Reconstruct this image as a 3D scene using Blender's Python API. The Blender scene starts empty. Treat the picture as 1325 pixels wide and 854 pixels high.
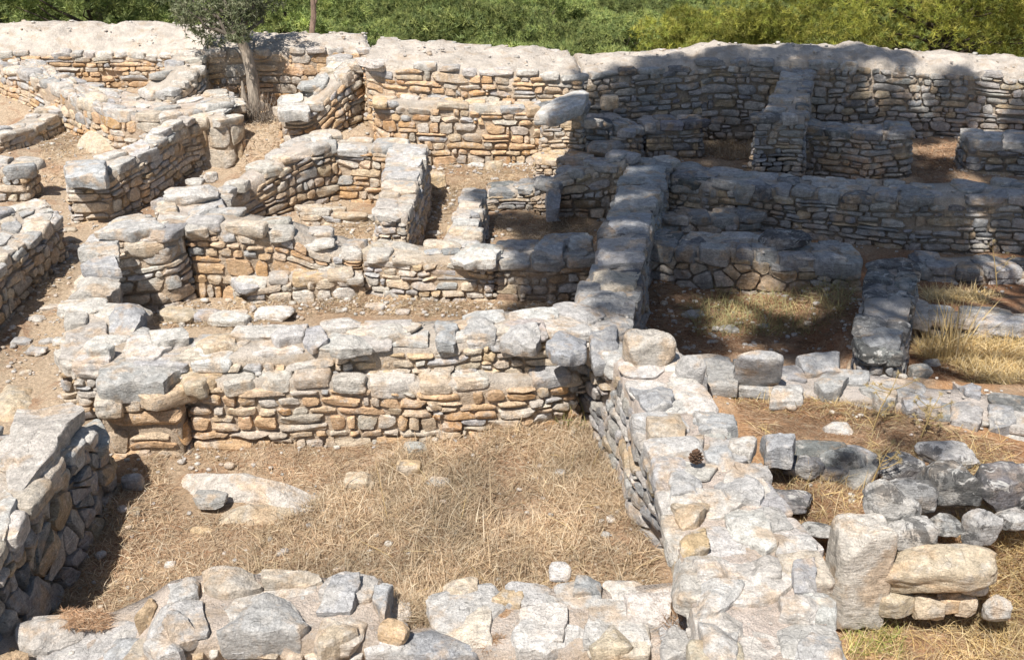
import bpy, math, random
import numpy as np

rng = np.random.default_rng(7)
random.seed(7)
C = bpy.context.scene.collection
F = 1400.0                                  # focal length in photograph pixels
TH = math.atan(627 / F)                     # camera pitch below the horizon
CS, SN = math.cos(TH), math.sin(TH)
H0 = 3.6                                    # eye height above the floors

# ------------------------------------------------------------------ survey helpers
def ray(u, v):
    a, b = (u - 662.5) / F, (427 - v) / F
    return np.array([a, CS + b * SN, -SN + b * CS])

def P(u, v, z=0.0):                         # point seen at (u, v) on the level z
    r = ray(u, v); t = (z - H0) / r[2]
    return np.array([r[0] * t, r[1] * t, z])

def RY(u, v, y):                            # point seen at (u, v) in the vertical plane y
    r = ray(u, v); t = y / r[1]
    return np.array([r[0] * t, y, H0 + r[2] * t])

def T(u, vt, vb, zg=0.0):                   # wall top over a foot that shows at vb on level zg
    return RY(u, vt, P(u, vb, zg)[1])

def dep(p):
    return p[1] * CS + (H0 - p[2]) * SN

def sm(x, a, b):
    t = np.clip((x - a) / (b - a), 0, 1)
    return t * t * (3 - 2 * t)

# ------------------------------------------------------------------ noise
def _h(ix, iy, iz, s):
    h = (ix.astype(np.int64) * 374761393 + iy.astype(np.int64) * 668265263 + iz.astype(np.int64) * 1440662683 + s * 974634541) & 0xffffffff
    h = ((h ^ (h >> 13)) * 1274126177) & 0xffffffff
    h = ((h ^ (h >> 16)) * 2246822519) & 0xffffffff
    return ((h ^ (h >> 15)) & 0xffff) / 65535.0

def vn(p, sc, s=0):
    q = np.asarray(p, float) * sc
    i = np.floor(q).astype(np.int64); f = q - i; f = f * f * (3 - 2 * f)
    x, y, z = i[..., 0], i[..., 1], i[..., 2]
    fx, fy, fz = f[..., 0], f[..., 1], f[..., 2]
    r = 0
    for dx in (0, 1):
        for dy in (0, 1):
            for dz in (0, 1):
                w = (fx if dx else 1 - fx) * (fy if dy else 1 - fy) * (fz if dz else 1 - fz)
                r = r + w * _h(x + dx, y + dy, z + dz, s)
    return r * 2 - 1

def fbm(p, sc, s=0, o=3):
    r, a = 0, 1.0
    for k in range(o):
        r = r + a * vn(p, sc, s + k * 17); sc *= 2.1; a *= 0.5
    return r

# ------------------------------------------------------------------ ground level
def gz(x, y):
    x = np.asarray(x, float); y = np.asarray(y, float)
    z = 0.0 * x
    terr = sm(y, 4.35, 4.85) * (1 - sm(y, 6.35, 6.7)) * sm(x, 0.95, 1.15)
    z = z + 0.35 * terr
    z = z + 0.14 * sm(x, 2.35, 2.6) * sm(y, 6.5, 6.8) * (1 - sm(y, 8.3, 9.0))
    fl = 1 - sm(x, -4.4, -3.7)
    z = z + (0.35 - .14 * fl * (1 - sm(y, 14.2, 14.8))) * sm(y + .6 * fl, 12.75, 13.2) * (1 - sm(x, -1.75, -1.5)) * (1 - sm(y, 16, 18))
    z = z + 0.12 * sm(x, 4.0, 5.0) * sm(y, 10.6, 11.6)
    # beyond the back wall the hill drops into a wooded valley and climbs again far away
    yy = y + 1.2 * np.sin(x * 0.11)
    z = z - 10.5 * sm(yy, 16.0, 33.0) + 26.0 * sm(yy, 70.0, 150.0)
    z = z - 5.0 * sm(np.abs(x), 16, 45) * (1 - sm(y, 16, 33))
    return z

# ------------------------------------------------------------------ mesh plumbing
def build_mesh(name, V, faces, mat, col=None, smooth=True, sharp=None):
    me = bpy.data.meshes.new(name)
    V = np.asarray(V, np.float32)
    faces = [np.asarray(f, np.int32) for f in faces if len(f)]
    me.vertices.add(len(V)); me.vertices.foreach_set('co', V.ravel())
    nl = sum(f.size for f in faces); nf = sum(len(f) for f in faces)
    me.loops.add(nl); me.polygons.add(nf)
    me.loops.foreach_set('vertex_index', np.concatenate([f.ravel() for f in faces]))
    tot = np.concatenate([np.full(len(f), f.shape[1], np.int32) for f in faces])
    st = np.concatenate([[0], np.cumsum(tot)[:-1]]).astype(np.int32)
    me.polygons.foreach_set('loop_start', st)
    try: me.polygons.foreach_set('loop_total', tot)
    except Exception: pass
    me.polygons.foreach_set('use_smooth', np.full(nf, smooth))
    if col is not None:
        a = me.color_attributes.new('Col', 'FLOAT_COLOR', 'POINT')
        c = np.ones((len(V), 4), np.float32); c[:, :3] = col
        a.data.foreach_set('color', c.ravel())
    me.materials.append(mat)
    me.update(calc_edges=True)
    me.validate()
    if sharp: me.set_sharp_from_angle(angle=math.radians(sharp))
    return me

def link(name, me, parent=None, loc=(0, 0, 0)):
    o = bpy.data.objects.new(name, me); C.objects.link(o)
    o.location = loc
    if parent is not None: o.parent = parent
    return o

def obj(name, V, faces, mat, col=None, parent=None, own=False, **k):
    """Mesh given in world coordinates; its object gets an origin at its base (or its parent's)."""
    V = np.asarray(V, float)
    po = np.array(parent['_o']) if parent is not None else np.zeros(3)
    if parent is None or own:
        o = np.array([V[:, 0].mean(), V[:, 1].mean(), V[:, 2].min()])
    else: o = po
    ob = link(name, build_mesh(name, V - o, faces, mat, col, **k), parent, tuple(o - po))
    ob['_o'] = [float(t) for t in o]
    return ob

def tag(o, label=None, cat=None, group=None, kind=None):
    if label: o['label'] = label
    if cat: o['category'] = cat
    if group: o['group'] = group
    if kind: o['kind'] = kind
    elif cat: o['kind'] = 'thing'
    return o

# ------------------------------------------------------------------ materials
def mat_new(name):
    m = bpy.data.materials.new(name); m.use_nodes = True
    nt = m.node_tree
    for n in list(nt.nodes): nt.nodes.remove(n)
    out = nt.nodes.new('ShaderNodeOutputMaterial'); b = nt.nodes.new('ShaderNodeBsdfPrincipled')
    nt.links.new(b.outputs[0], out.inputs[0])
    return m, nt, b

class G:
    def __init__(s, nt): s.nt = nt; s.pos = nt.nodes.new('ShaderNodeNewGeometry').outputs['Position']
    def noise(s, sc, det=4, rough=.6, vec=None, dist=0):
        n = s.nt.nodes.new('ShaderNodeTexNoise'); n.inputs['Scale'].default_value = sc
        n.inputs['Detail'].default_value = det; n.inputs['Roughness'].default_value = rough; n.inputs['Distortion'].default_value = dist
        s.nt.links.new(vec or s.pos, n.inputs['Vector']); return n.outputs['Fac']
    def voro(s, sc, feat='F1', vec=None, out='Distance'):
        n = s.nt.nodes.new('ShaderNodeTexVoronoi'); n.feature = feat; n.inputs['Scale'].default_value = sc
        s.nt.links.new(vec or s.pos, n.inputs['Vector']); return n.outputs[out]
    def ramp(s, f, a, b, lo=0., hi=1.):
        n = s.nt.nodes.new('ShaderNodeMapRange'); n.interpolation_type = 'SMOOTHSTEP'
        for i, v in zip(('From Min', 'From Max', 'To Min', 'To Max'), (a, b, lo, hi)): n.inputs[i].default_value = v
        s.nt.links.new(f, n.inputs['Value']); return n.outputs['Result']
    def mix(s, fac, a, b, mode='MIX'):
        n = s.nt.nodes.new('ShaderNodeMix'); n.data_type = 'RGBA'; n.blend_type = mode
        for i, v in ((0, fac), (6, a), (7, b)):
            if isinstance(v, (int, float)): n.inputs[i].default_value = v
            elif isinstance(v, tuple): n.inputs[i].default_value = (*v, 1)
            else: s.nt.links.new(v, n.inputs[i])
        return n.outputs[2]
    def math(s, op, a, b=0.):
        n = s.nt.nodes.new('ShaderNodeMath'); n.operation = op
        for i, v in ((0, a), (1, b)):
            if isinstance(v, (int, float)): n.inputs[i].default_value = v
            else: s.nt.links.new(v, n.inputs[i])
        return n.outputs[0]
    def attr(s, name='Col'):
        n = s.nt.nodes.new('ShaderNodeAttribute'); n.attribute_name = name; return n.outputs['Color']
    def stretch(s, sx, sy, sz):
        n = s.nt.nodes.new('ShaderNodeMapping'); n.inputs['Scale'].default_value = (sx, sy, sz)
        s.nt.links.new(s.pos, n.inputs['Vector']); return n.outputs[0]
    def grey(s, f):
        n = s.nt.nodes.new('ShaderNodeCombineColor')
        for i in range(3): s.nt.links.new(f, n.inputs[i])
        return n.outputs[0]
    def bump(s, h, strength, dist, prev=None):
        n = s.nt.nodes.new('ShaderNodeBump'); n.inputs['Strength'].default_value = strength; n.inputs['Distance'].default_value = dist
        s.nt.links.new(h, n.inputs['Height'])
        if prev: s.nt.links.new(prev, n.inputs['Normal'])
        return n.outputs[0]

def stone_mat(name='weathered_stone', lichen=0):
    m, nt, b = mat_new(name); g = G(nt)
    col = g.attr()
    big, mid, fine = g.noise(5, 5, .62), g.noise(22, 6, .7), g.noise(110, 4, .75)
    band = g.noise(11, 6, .65, g.stretch(1, 1, 6), 1.0)
    band2 = g.noise(11, 6, .65, g.stretch(5, 1.2, 2), .8)
    c = g.mix(g.ramp(g.noise(8, 5, .65), .50, .64, 0, .55), col, (.56, .53, .485))         # grey weathering skin
    c = g.mix(g.ramp(big, .50, .64, 0, .25 if lichen else .55), c, (.56, .395, .24))       # iron stain
    c = g.mix(1.0, c, g.grey(g.ramp(mid, .25, .75, .74, 1.30)), 'MULTIPLY')
    c = g.mix(1.0, c, g.grey(g.ramp(fine, .25, .75, .74, 1.22)), 'MULTIPLY')
    c = g.mix(1.0, c, g.grey(g.ramp(band, .3, .7, .82, 1.15)), 'MULTIPLY')
    c = g.mix(g.ramp(g.noise(13, 6, .7), .60, .68, 0, .5), c, (.56, .55, .52))              # pale lichen crust
    c = g.mix(g.ramp(g.noise(30, 5, .75), .66, .75, 0, .55 if lichen else .35), c, (.14, .14, .14))            # dark lichen
    if lichen:
        c = g.mix(g.ramp(g.noise(7, 7, .75, None, .5), .50, .56, 0, .75), c, (.075, .075, .075))
        c = g.mix(g.ramp(g.noise(9, 7, .72, g.stretch(1, 1.3, 1.1), .8), .57, .61, 0, .85), c, (.58, .57, .54))
    crack = g.ramp(g.voro(12, 'DISTANCE_TO_EDGE', g.stretch(1, 1, 2.2)), 0, .016, .5, 1)
    crack = g.math('MAXIMUM', crack, g.ramp(big, .40, .5, 0, 1))
    c = g.mix(1.0, c, g.grey(crack), 'MULTIPLY')
    nt.links.new(c, b.inputs['Base Color']); b.inputs['Roughness'].default_value = .93
    b.inputs['Specular IOR Level'].default_value = .15
    n = g.bump(g.noise(14, 7, .65), .9, .035)
    n = g.bump(band, .7, .022, n); n = g.bump(band2, .55, .018, n)
    n = g.bump(g.noise(70, 6, .75), .7, .010, n)
    n = g.bump(crack, .4, .006, n)
    nt.links.new(n, b.inputs['Normal']); return m

def mortar_mat():
    m, nt, b = mat_new('lime_mortar'); g = G(nt)
    c = g.attr()
    c = g.mix(1.0, c, g.grey(g.ramp(g.noise(7, 5), .3, .7, .82, 1.15)), 'MULTIPLY')
    c = g.mix(1.0, c, g.grey(g.ramp(g.noise(160, 2, .6), .3, .7, .75, 1.2)), 'MULTIPLY')
    peb = g.voro(55, 'F1')
    c = g.mix(g.ramp(peb, .12, .3, .5, 0), c, (.42, .40, .37))
    c = g.mix(g.ramp(g.noise(4, 6, .7), .50, .66, 0, .65), c, (.44, .34, .24))
    c = g.mix(g.ramp(g.voro(24), .14, .24, .55, 0), c, (.47, .455, .43))
    c = g.mix(g.ramp(g.noise(60, 4, .8), .60, .70, 0, .5), c, (.30, .24, .18))
    nt.links.new(c, b.inputs['Base Color']); b.inputs['Roughness'].default_value = .95; b.inputs['Specular IOR Level'].default_value = .15
    n = g.bump(g.noise(25, 6, .7), 1.0, .04); n = g.bump(g.voro(24), -.6, .02, n)
    n = g.bump(peb, -.5, .006, n); n = g.bump(g.noise(140, 3, .7), .5, .005, n)
    nt.links.new(n, b.inputs['Normal']); return m

def ground_mat():
    m, nt, b = mat_new('dry_earth'); g = G(nt)
    c = g.attr()
    c = g.mix(g.ramp(g.noise(1.7, 5, .65), .42, .66, 0, .6), c, (.46, .37, .27))
    c = g.mix(g.ramp(g.noise(2.6, 6, .7, None, .6), .5, .64, 0, .55), c, (.27, .14, .075))
    c = g.mix(1.0, c, g.grey(g.ramp(g.noise(45, 5, .7), .25, .75, .6, 1.3)), 'MULTIPLY')
    c = g.mix(1.0, c, g.grey(g.ramp(g.noise(190, 2, .7), .3, .7, .7, 1.25)), 'MULTIPLY')
    pe = g.voro(38)
    c = g.mix(g.ramp(pe, .10, .16, .65, 0), c, (.50, .46, .41))
    nt.links.new(c, b.inputs['Base Color']); b.inputs['Roughness'].default_value = 1; b.inputs['Specular IOR Level'].default_value = .1
    n = g.bump(g.noise(18, 6, .7), .7, .03); n = g.bump(g.noise(120, 4, .7), .7, .008, n)
    nt.links.new(n, b.inputs['Normal']); return m

def leaf_mat(name, trans=.35, rough=.6):
    m, nt, b = mat_new(name); g = G(nt)
    c = g.mix(1.0, g.attr(), g.grey(g.ramp(g.noise(1.5, 3), .3, .7, .75, 1.25)), 'MULTIPLY')
    nt.links.new(c, b.inputs['Base Color']); b.inputs['Roughness'].default_value = rough; b.inputs['Specular IOR Level'].default_value = .25
    t = nt.nodes.new('ShaderNodeBsdfTranslucent'); nt.links.new(c, t.inputs['Color'])
    mx = nt.nodes.new('ShaderNodeMixShader'); mx.inputs[0].default_value = trans
    nt.links.new(b.outputs[0], mx.inputs[1]); nt.links.new(t.outputs[0], mx.inputs[2])
    out = [n for n in nt.nodes if n.type == 'OUTPUT_MATERIAL'][0]
    nt.links.new(mx.outputs[0], out.inputs[0]); return m

def bark_mat():
    m, nt, b = mat_new('bark'); g = G(nt)
    st = g.noise(30, 5, .7, g.stretch(1, 1, .2))
    c = g.mix(1.0, g.attr(), g.grey(g.ramp(st, .3, .7, .55, 1.3)), 'MULTIPLY')
    nt.links.new(c, b.inputs['Base Color']); b.inputs['Roughness'].default_value = .95
    nt.links.new(g.bump(st, .9, .03), b.inputs['Normal']); return m

STONE, LICHEN, MORTAR, EARTH = stone_mat(), stone_mat('lichened_stone', 1), mortar_mat(), ground_mat()
STRAW = leaf_mat('dry_straw', .3, .7); PINE = leaf_mat('pine_needles', .3, .55); OLIVE = leaf_mat('olive_leaves', .25, .5); BARK = bark_mat()

# ------------------------------------------------------------------ stone colours (weathered tops pale grey, faces ochre, lichen dark)
PAL = {
 'pale':  [(4, (.58, .545, .49)), (3, (.50, .49, .47)), (2, (.60, .52, .42)), (1, (.41, .41, .41)), (1, (.62, .60, .56))],
 'ochre': [(4, (.64, .445, .275)), (3, (.62, .49, .35)), (3, (.58, .52, .44)), (1.2, (.47, .46, .45)), (1, (.54, .34, .18))],
 'warm':  [(2, (.60, .46, .30)), (3, (.59, .50, .39)), (3, (.58, .54, .48)), (1.5, (.46, .455, .45))],
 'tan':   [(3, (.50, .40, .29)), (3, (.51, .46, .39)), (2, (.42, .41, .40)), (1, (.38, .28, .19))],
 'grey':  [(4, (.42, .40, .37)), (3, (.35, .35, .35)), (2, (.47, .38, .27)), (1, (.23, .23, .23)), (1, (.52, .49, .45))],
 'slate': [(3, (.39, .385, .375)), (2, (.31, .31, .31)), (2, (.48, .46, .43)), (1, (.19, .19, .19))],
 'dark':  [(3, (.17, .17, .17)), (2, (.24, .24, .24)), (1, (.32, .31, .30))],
 'rubble': [(3, (.60, .555, .50)), (2, (.57, .54, .50)), (1, (.53, .51, .48))],
 'chalk': [(4, (.60, .565, .52)), (3, (.55, .535, .51)), (1.2, (.47, .465, .46)), (1.3, (.60, .53, .44))],
 'dull': [(1, (.57, .53, .47))],
 'white': [(1, (.62, .60, .56))], 'cream': [(1, (.60, .56, .50))],
 'bluegrey': [(1, (.41, .415, .42))], 'orange': [(1, (.56, .42, .27))], 'buff': [(1, (.58, .49, .37))], 'mid': [(1, (.46, .45, .43))],
}
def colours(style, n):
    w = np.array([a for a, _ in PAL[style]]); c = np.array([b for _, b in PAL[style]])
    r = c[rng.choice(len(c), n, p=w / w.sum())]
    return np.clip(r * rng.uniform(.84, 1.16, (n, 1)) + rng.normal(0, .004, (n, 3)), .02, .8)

# ------------------------------------------------------------------ stones
_cube = {}
def cube_grid(n):
    if n in _cube: return _cube[n]
    idx, vs, fs = {}, [], []
    def vid(p):
        k = tuple(int(round(x * 1000)) for x in p)
        if k not in idx: idx[k] = len(vs); vs.append(p)
        return idx[k]
    for ax in range(3):
        for sg in (-1, 1):
            a, b = (ax + 1) % 3, (ax + 2) % 3
            for i in range(n):
                for j in range(n):
                    q = []
                    for di, dj in ((0, 0), (1, 0), (1, 1), (0, 1)):
                        p = [0, 0, 0]; p[ax] = sg; p[a] = -1 + 2 * (i + di) / n; p[b] = -1 + 2 * (j + dj) / n
                        q.append(vid(tuple(p)))
                    fs.append(q if sg > 0 else q[::-1])
    _cube[n] = (np.array(vs, float), np.array(fs, np.int32))
    return _cube[n]

def rocks(cen, size, rot, n=6, box=4.5, planes=9, amp=.06, cut=(.74, 1.02)):
    """Angular stones: rounded boxes cut by random planes.  cen (N,3), size full (N,3), rot (N,3,3)."""
    cen, size, rot = map(np.asarray, (cen, size, rot)); N = len(cen)
    t, fs = cube_grid(n); nv = len(t)
    p = t / (np.sum(np.abs(t) ** box, 1) ** (1 / box))[:, None]
    p = np.repeat(p[None], N, 0)
    for k in range(planes):
        d = rng.normal(0, 1, (N, 3)); d /= np.linalg.norm(d, axis=1)[:, None]
        sup = np.sum(np.abs(d) ** 1.35, 1) ** (1 / 1.35)        # how far the box reaches that way
        c = sup * rng.uniform(cut[0], cut[1], N)
        e = np.maximum(np.einsum('nvi,ni->nv', p, d) - c[:, None], 0)
        p = p - e[..., None] * d[:, None, :]
    off = rng.uniform(0, 100, (N, 1, 3))
    p = p * (1 + amp * fbm(p * .9 + off, 1.6, 3, 3)[..., None])
    w = np.einsum('nij,nvj->nvi', rot, p * size[:, None, :] / 2) + cen[:, None, :]
    w = w + .02 * size.min(1)[:, None, None] * np.stack([vn(w, 28, 5), vn(w, 28, 6), vn(w, 28, 7)], -1)
    F_ = (fs[None] + (np.arange(N) * nv)[:, None, None]).reshape(-1, 4)
    return w.reshape(-1, 3), F_, nv

def rotm(yaw, pitch=0., roll=0.):
    cy, sy, cp, sp, cr, sr = math.cos(yaw), math.sin(yaw), math.cos(pitch), math.sin(pitch), math.cos(roll), math.sin(roll)
    return np.array([[cy, -sy, 0], [sy, cy, 0], [0, 0, 1]]) @ np.array([[cp, 0, sp], [0, 1, 0], [-sp, 0, cp]]) @ np.array([[1, 0, 0], [0, cr, -sr], [0, sr, cr]])

def cell_radii(S, x0, x1, y0, y1, gap, M, wrap=None):
    N = len(S); th = np.arange(M) / M * 2 * math.pi
    cs, sn = np.cos(th), np.sin(th)
    inv = np.zeros((N, M)); pw = 20.0
    D = S[None] - S[:, None]
    dist = np.linalg.norm(D, axis=2); np.fill_diagonal(dist, 1e9)
    k = min(14, N - 1)
    if k > 0:
        nb = np.argpartition(dist, k - 1, axis=1)[:, :k]
        for j in range(k):
            d = D[np.arange(N), nb[:, j]]; L = np.linalg.norm(d, axis=1)
            half = np.maximum(L / 2 - gap / 2, .004)
            c = (d[:, :1] * cs + d[:, 1:] * sn) / L[:, None]
            inv += np.where(c > .02, (np.maximum(c, 0) / half[:, None]), 0) ** pw
    for ax, sg, lim in ((0, -1, x0), (0, 1, x1), (1, -1, y0), (1, 1, y1)):
        half = np.maximum((lim - S[:, ax]) * sg - gap * .3, .01)
        c = (cs if ax == 0 else sn) * sg
        inv += np.where(c[None] > .02, np.maximum(c, 0)[None] / half[:, None], 0) ** pw
    R = inv ** (-1 / pw)
    ph = rng.uniform(0, 6.28, (N, 3)); w = np.zeros((N, M))
    for i, fq in enumerate((2, 3, 5)): w += np.sin(th[None] * fq + ph[:, i:i + 1]) / 3
    return R * (1 - .13 * np.maximum(w, 0) - .03 * rng.random((N, M))), cs, sn

RF = np.array([.0, .45, .74, .90, .97, 1.0, .985])
HF = np.array([1., 1., .98, .92, .66, .0, -1.3])
def cell_caps(S, k, R, cs, sn, bulge, facets=4, hw=None, hv=None):
    """Radial caps: returns local s, t, h arrays (N, nv) and faces of one cap."""
    N, M = R.shape; K = len(RF)
    s = S[:, 0][:, None, None] + R[:, None, :] * cs[None, None] * RF[None, :, None]
    t = (S[:, 1][:, None, None] + R[:, None, :] * sn[None, None] * RF[None, :, None]) / k
    h = bulge[:, None, None] * HF[None, :, None] * np.ones((1, 1, M))
    if hw is not None:
        ds = R[:, None, :] * cs[None, None] * RF[None, :, None]; dt = R[:, None, :] * sn[None, None] * RF[None, :, None]
        s = S[:, 0][:, None, None] + ds * hw[:, None, None]; t = S[:, 1][:, None, None] + dt * hv[:, None, None]
    rm = R.mean(1)
    if hw is None: ds = (s - S[:, 0][:, None, None]) / rm[:, None, None]
    if hw is None: dt = (t * k - S[:, 1][:, None, None]) / rm[:, None, None]
    for f in range(facets):
        a = rng.uniform(0, 2 * math.pi, N); sl = rng.uniform(.1, 1.3, N)
        c = 1.0 + rng.uniform(-.15, .55, N) * np.maximum(sl, .4)
        pl = bulge[:, None, None] * (c[:, None, None] - sl[:, None, None] * (ds * np.cos(a)[:, None, None] + dt * np.sin(a)[:, None, None]))
        h = np.where(HF[None, :, None] > 0, np.minimum(h, np.maximum(pl, -bulge[:, None, None] * .3)), h)
    s = np.concatenate([s[:, 0, :1], s[:, 1:].reshape(N, -1)], 1)
    t = np.concatenate([t[:, 0, :1], t[:, 1:].reshape(N, -1)], 1)
    h = np.concatenate([h[:, 0, :1], h[:, 1:].reshape(N, -1)], 1)
    j = np.arange(M); jn = (j + 1) % M
    tri = np.stack([np.zeros(M, int), 1 + j, 1 + jn], 1)
    quad = np.concatenate([np.stack([1 + r * M + j, 1 + (r + 1) * M + j, 1 + (r + 1) * M + jn, 1 + r * M + jn], 1) for r in range(K - 2)])
    return s, t, h, tri, quad

def courses(LL, Hm, fw, fh, gap, M):
    """Coursed rubble: panels of uneven courses, each stone a skewed block.  Returns centres, half sizes, radii in half-size units."""
    cells = []; p0 = 0.0
    while p0 < LL:
        p1 = min(LL, p0 + rng.uniform(.7, 2.0))
        if LL - p1 < .35: p1 = LL
        rows = max(1, int(round(Hm / fh + rng.uniform(-.6, .6)))); y = np.cumsum(rng.uniform(.5, 1.55, rows)); y = np.concatenate([[0], y]) / y[-1] * Hm
        for q in range(rows):
            x = p0 + (0 if p0 == 0 else rng.uniform(-.08, .06)); xe = p1 + (0 if p1 == LL else rng.uniform(-.06, .08)); h = y[q + 1] - y[q]
            while x < xe - .02:
                w = fw * rng.lognormal(-.12, .5) * (.75 + .25 * min(2, h / fh)); w = min(max(w, fw * .28), fw * 2.4)
                if xe - x - w < fw * .35: w = xe - x
                a, b = y[q] + rng.normal(0, .06) * h, y[q + 1] + rng.normal(0, .06) * h
                if w > fw * .7 and h > fh * .95 and rng.random() < .17:
                    c = a + (b - a) * rng.uniform(.3, .7); cells.append((x, x + w, a, c)); cells.append((x, x + w * rng.uniform(.9, 1), c, b))
                elif w > fw * 1.1 and h > fh * .8 and rng.random() < .12:
                    c = x + w * rng.uniform(.7, .85); m = (a + b) / 2; cells += [(x, c, a, b), (c, x + w, a, m), (c, x + w, m, b)]
                else: cells.append((x, x + w, a, b))
                x += w
        p0 = p1
    c = np.array(cells); N = len(c)
    S = np.stack([(c[:, 0] + c[:, 1]) / 2, (c[:, 2] + c[:, 3]) / 2], 1)
    hw, hv = np.maximum((c[:, 1] - c[:, 0]) / 2 - gap / 2, .012), np.maximum((c[:, 3] - c[:, 2]) / 2 - gap / 2, .009)
    th = (np.arange(M) + .5) / M * 2 * math.pi; cs, sn = np.cos(th), np.sin(th); inv = np.zeros((N, M))
    for al, sd in ((0, .16), (math.pi / 2, .10), (math.pi, .16), (-math.pi / 2, .10)):
        a = al + rng.normal(0, sd, N); inv += np.maximum(np.cos(th[None] - a[:, None]), 0) ** 18 * rng.uniform(.94, 1.12, (N, 1)) ** 18
    for k in range(4):                                             # knocked-off corners
        a = math.pi / 4 + k * math.pi / 2 + rng.normal(0, .25, N); inv += (np.maximum(np.cos(th[None] - a[:, None]), 0) / rng.uniform(.95, 1.5, (N, 1))) ** 18
    R = inv ** (-1 / 18.); ph = rng.uniform(0, 6.28, (N, 2))
    R = R * (1 - .05 * np.maximum(np.sin(th[None] * 3 + ph[:, :1]), 0) - .04 * np.maximum(np.sin(th[None] * 7 + ph[:, 1:]), 0) - .03 * rng.random((N, M)))
    return S, hw, hv, R, cs, sn

def tile_faces(f, N, nv):
    return (f[None] + (np.arange(N) * nv)[:, None, None]).reshape(-1, f.shape[1])

class Acc:
    def __init__(s): s.V, s.T, s.Q, s.C, s.n = [], [], [], [], 0
    def add(s, V, tri, quad, col):
        if len(V) == 0: return
        s.V.append(V); s.C.append(col)
        if tri is not None and len(tri): s.T.append(tri + s.n)
        if quad is not None and len(quad): s.Q.append(quad + s.n)
        s.n += len(V)
    def obj(s, name, mat, parent=None, **k):
        fs = []
        if s.T: fs.append(np.concatenate(s.T))
        if s.Q: fs.append(np.concatenate(s.Q))
        return obj(name, np.concatenate(s.V), fs, mat, np.concatenate(s.C), parent, **k)

# ------------------------------------------------------------------ walls
def resample(pts, step):
    pts = np.asarray(pts, float)
    L = np.concatenate([[0], np.cumsum(np.linalg.norm(np.diff(pts[:, :2], axis=0), axis=1))])
    n = max(2, int(L[-1] / step) + 1); q = np.linspace(0, L[-1], n)
    return np.stack([np.interp(q, L, pts[:, i]) for i in range(3)], 1), L[-1]

def offset(pts, th):
    pts = np.asarray(pts, float); d = np.gradient(pts[:, :2], axis=0)
    d /= np.linalg.norm(d, axis=1)[:, None] + 1e-9
    o = pts.copy(); o[:, 0] -= d[:, 1] * th; o[:, 1] += d[:, 0] * th
    return o

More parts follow.
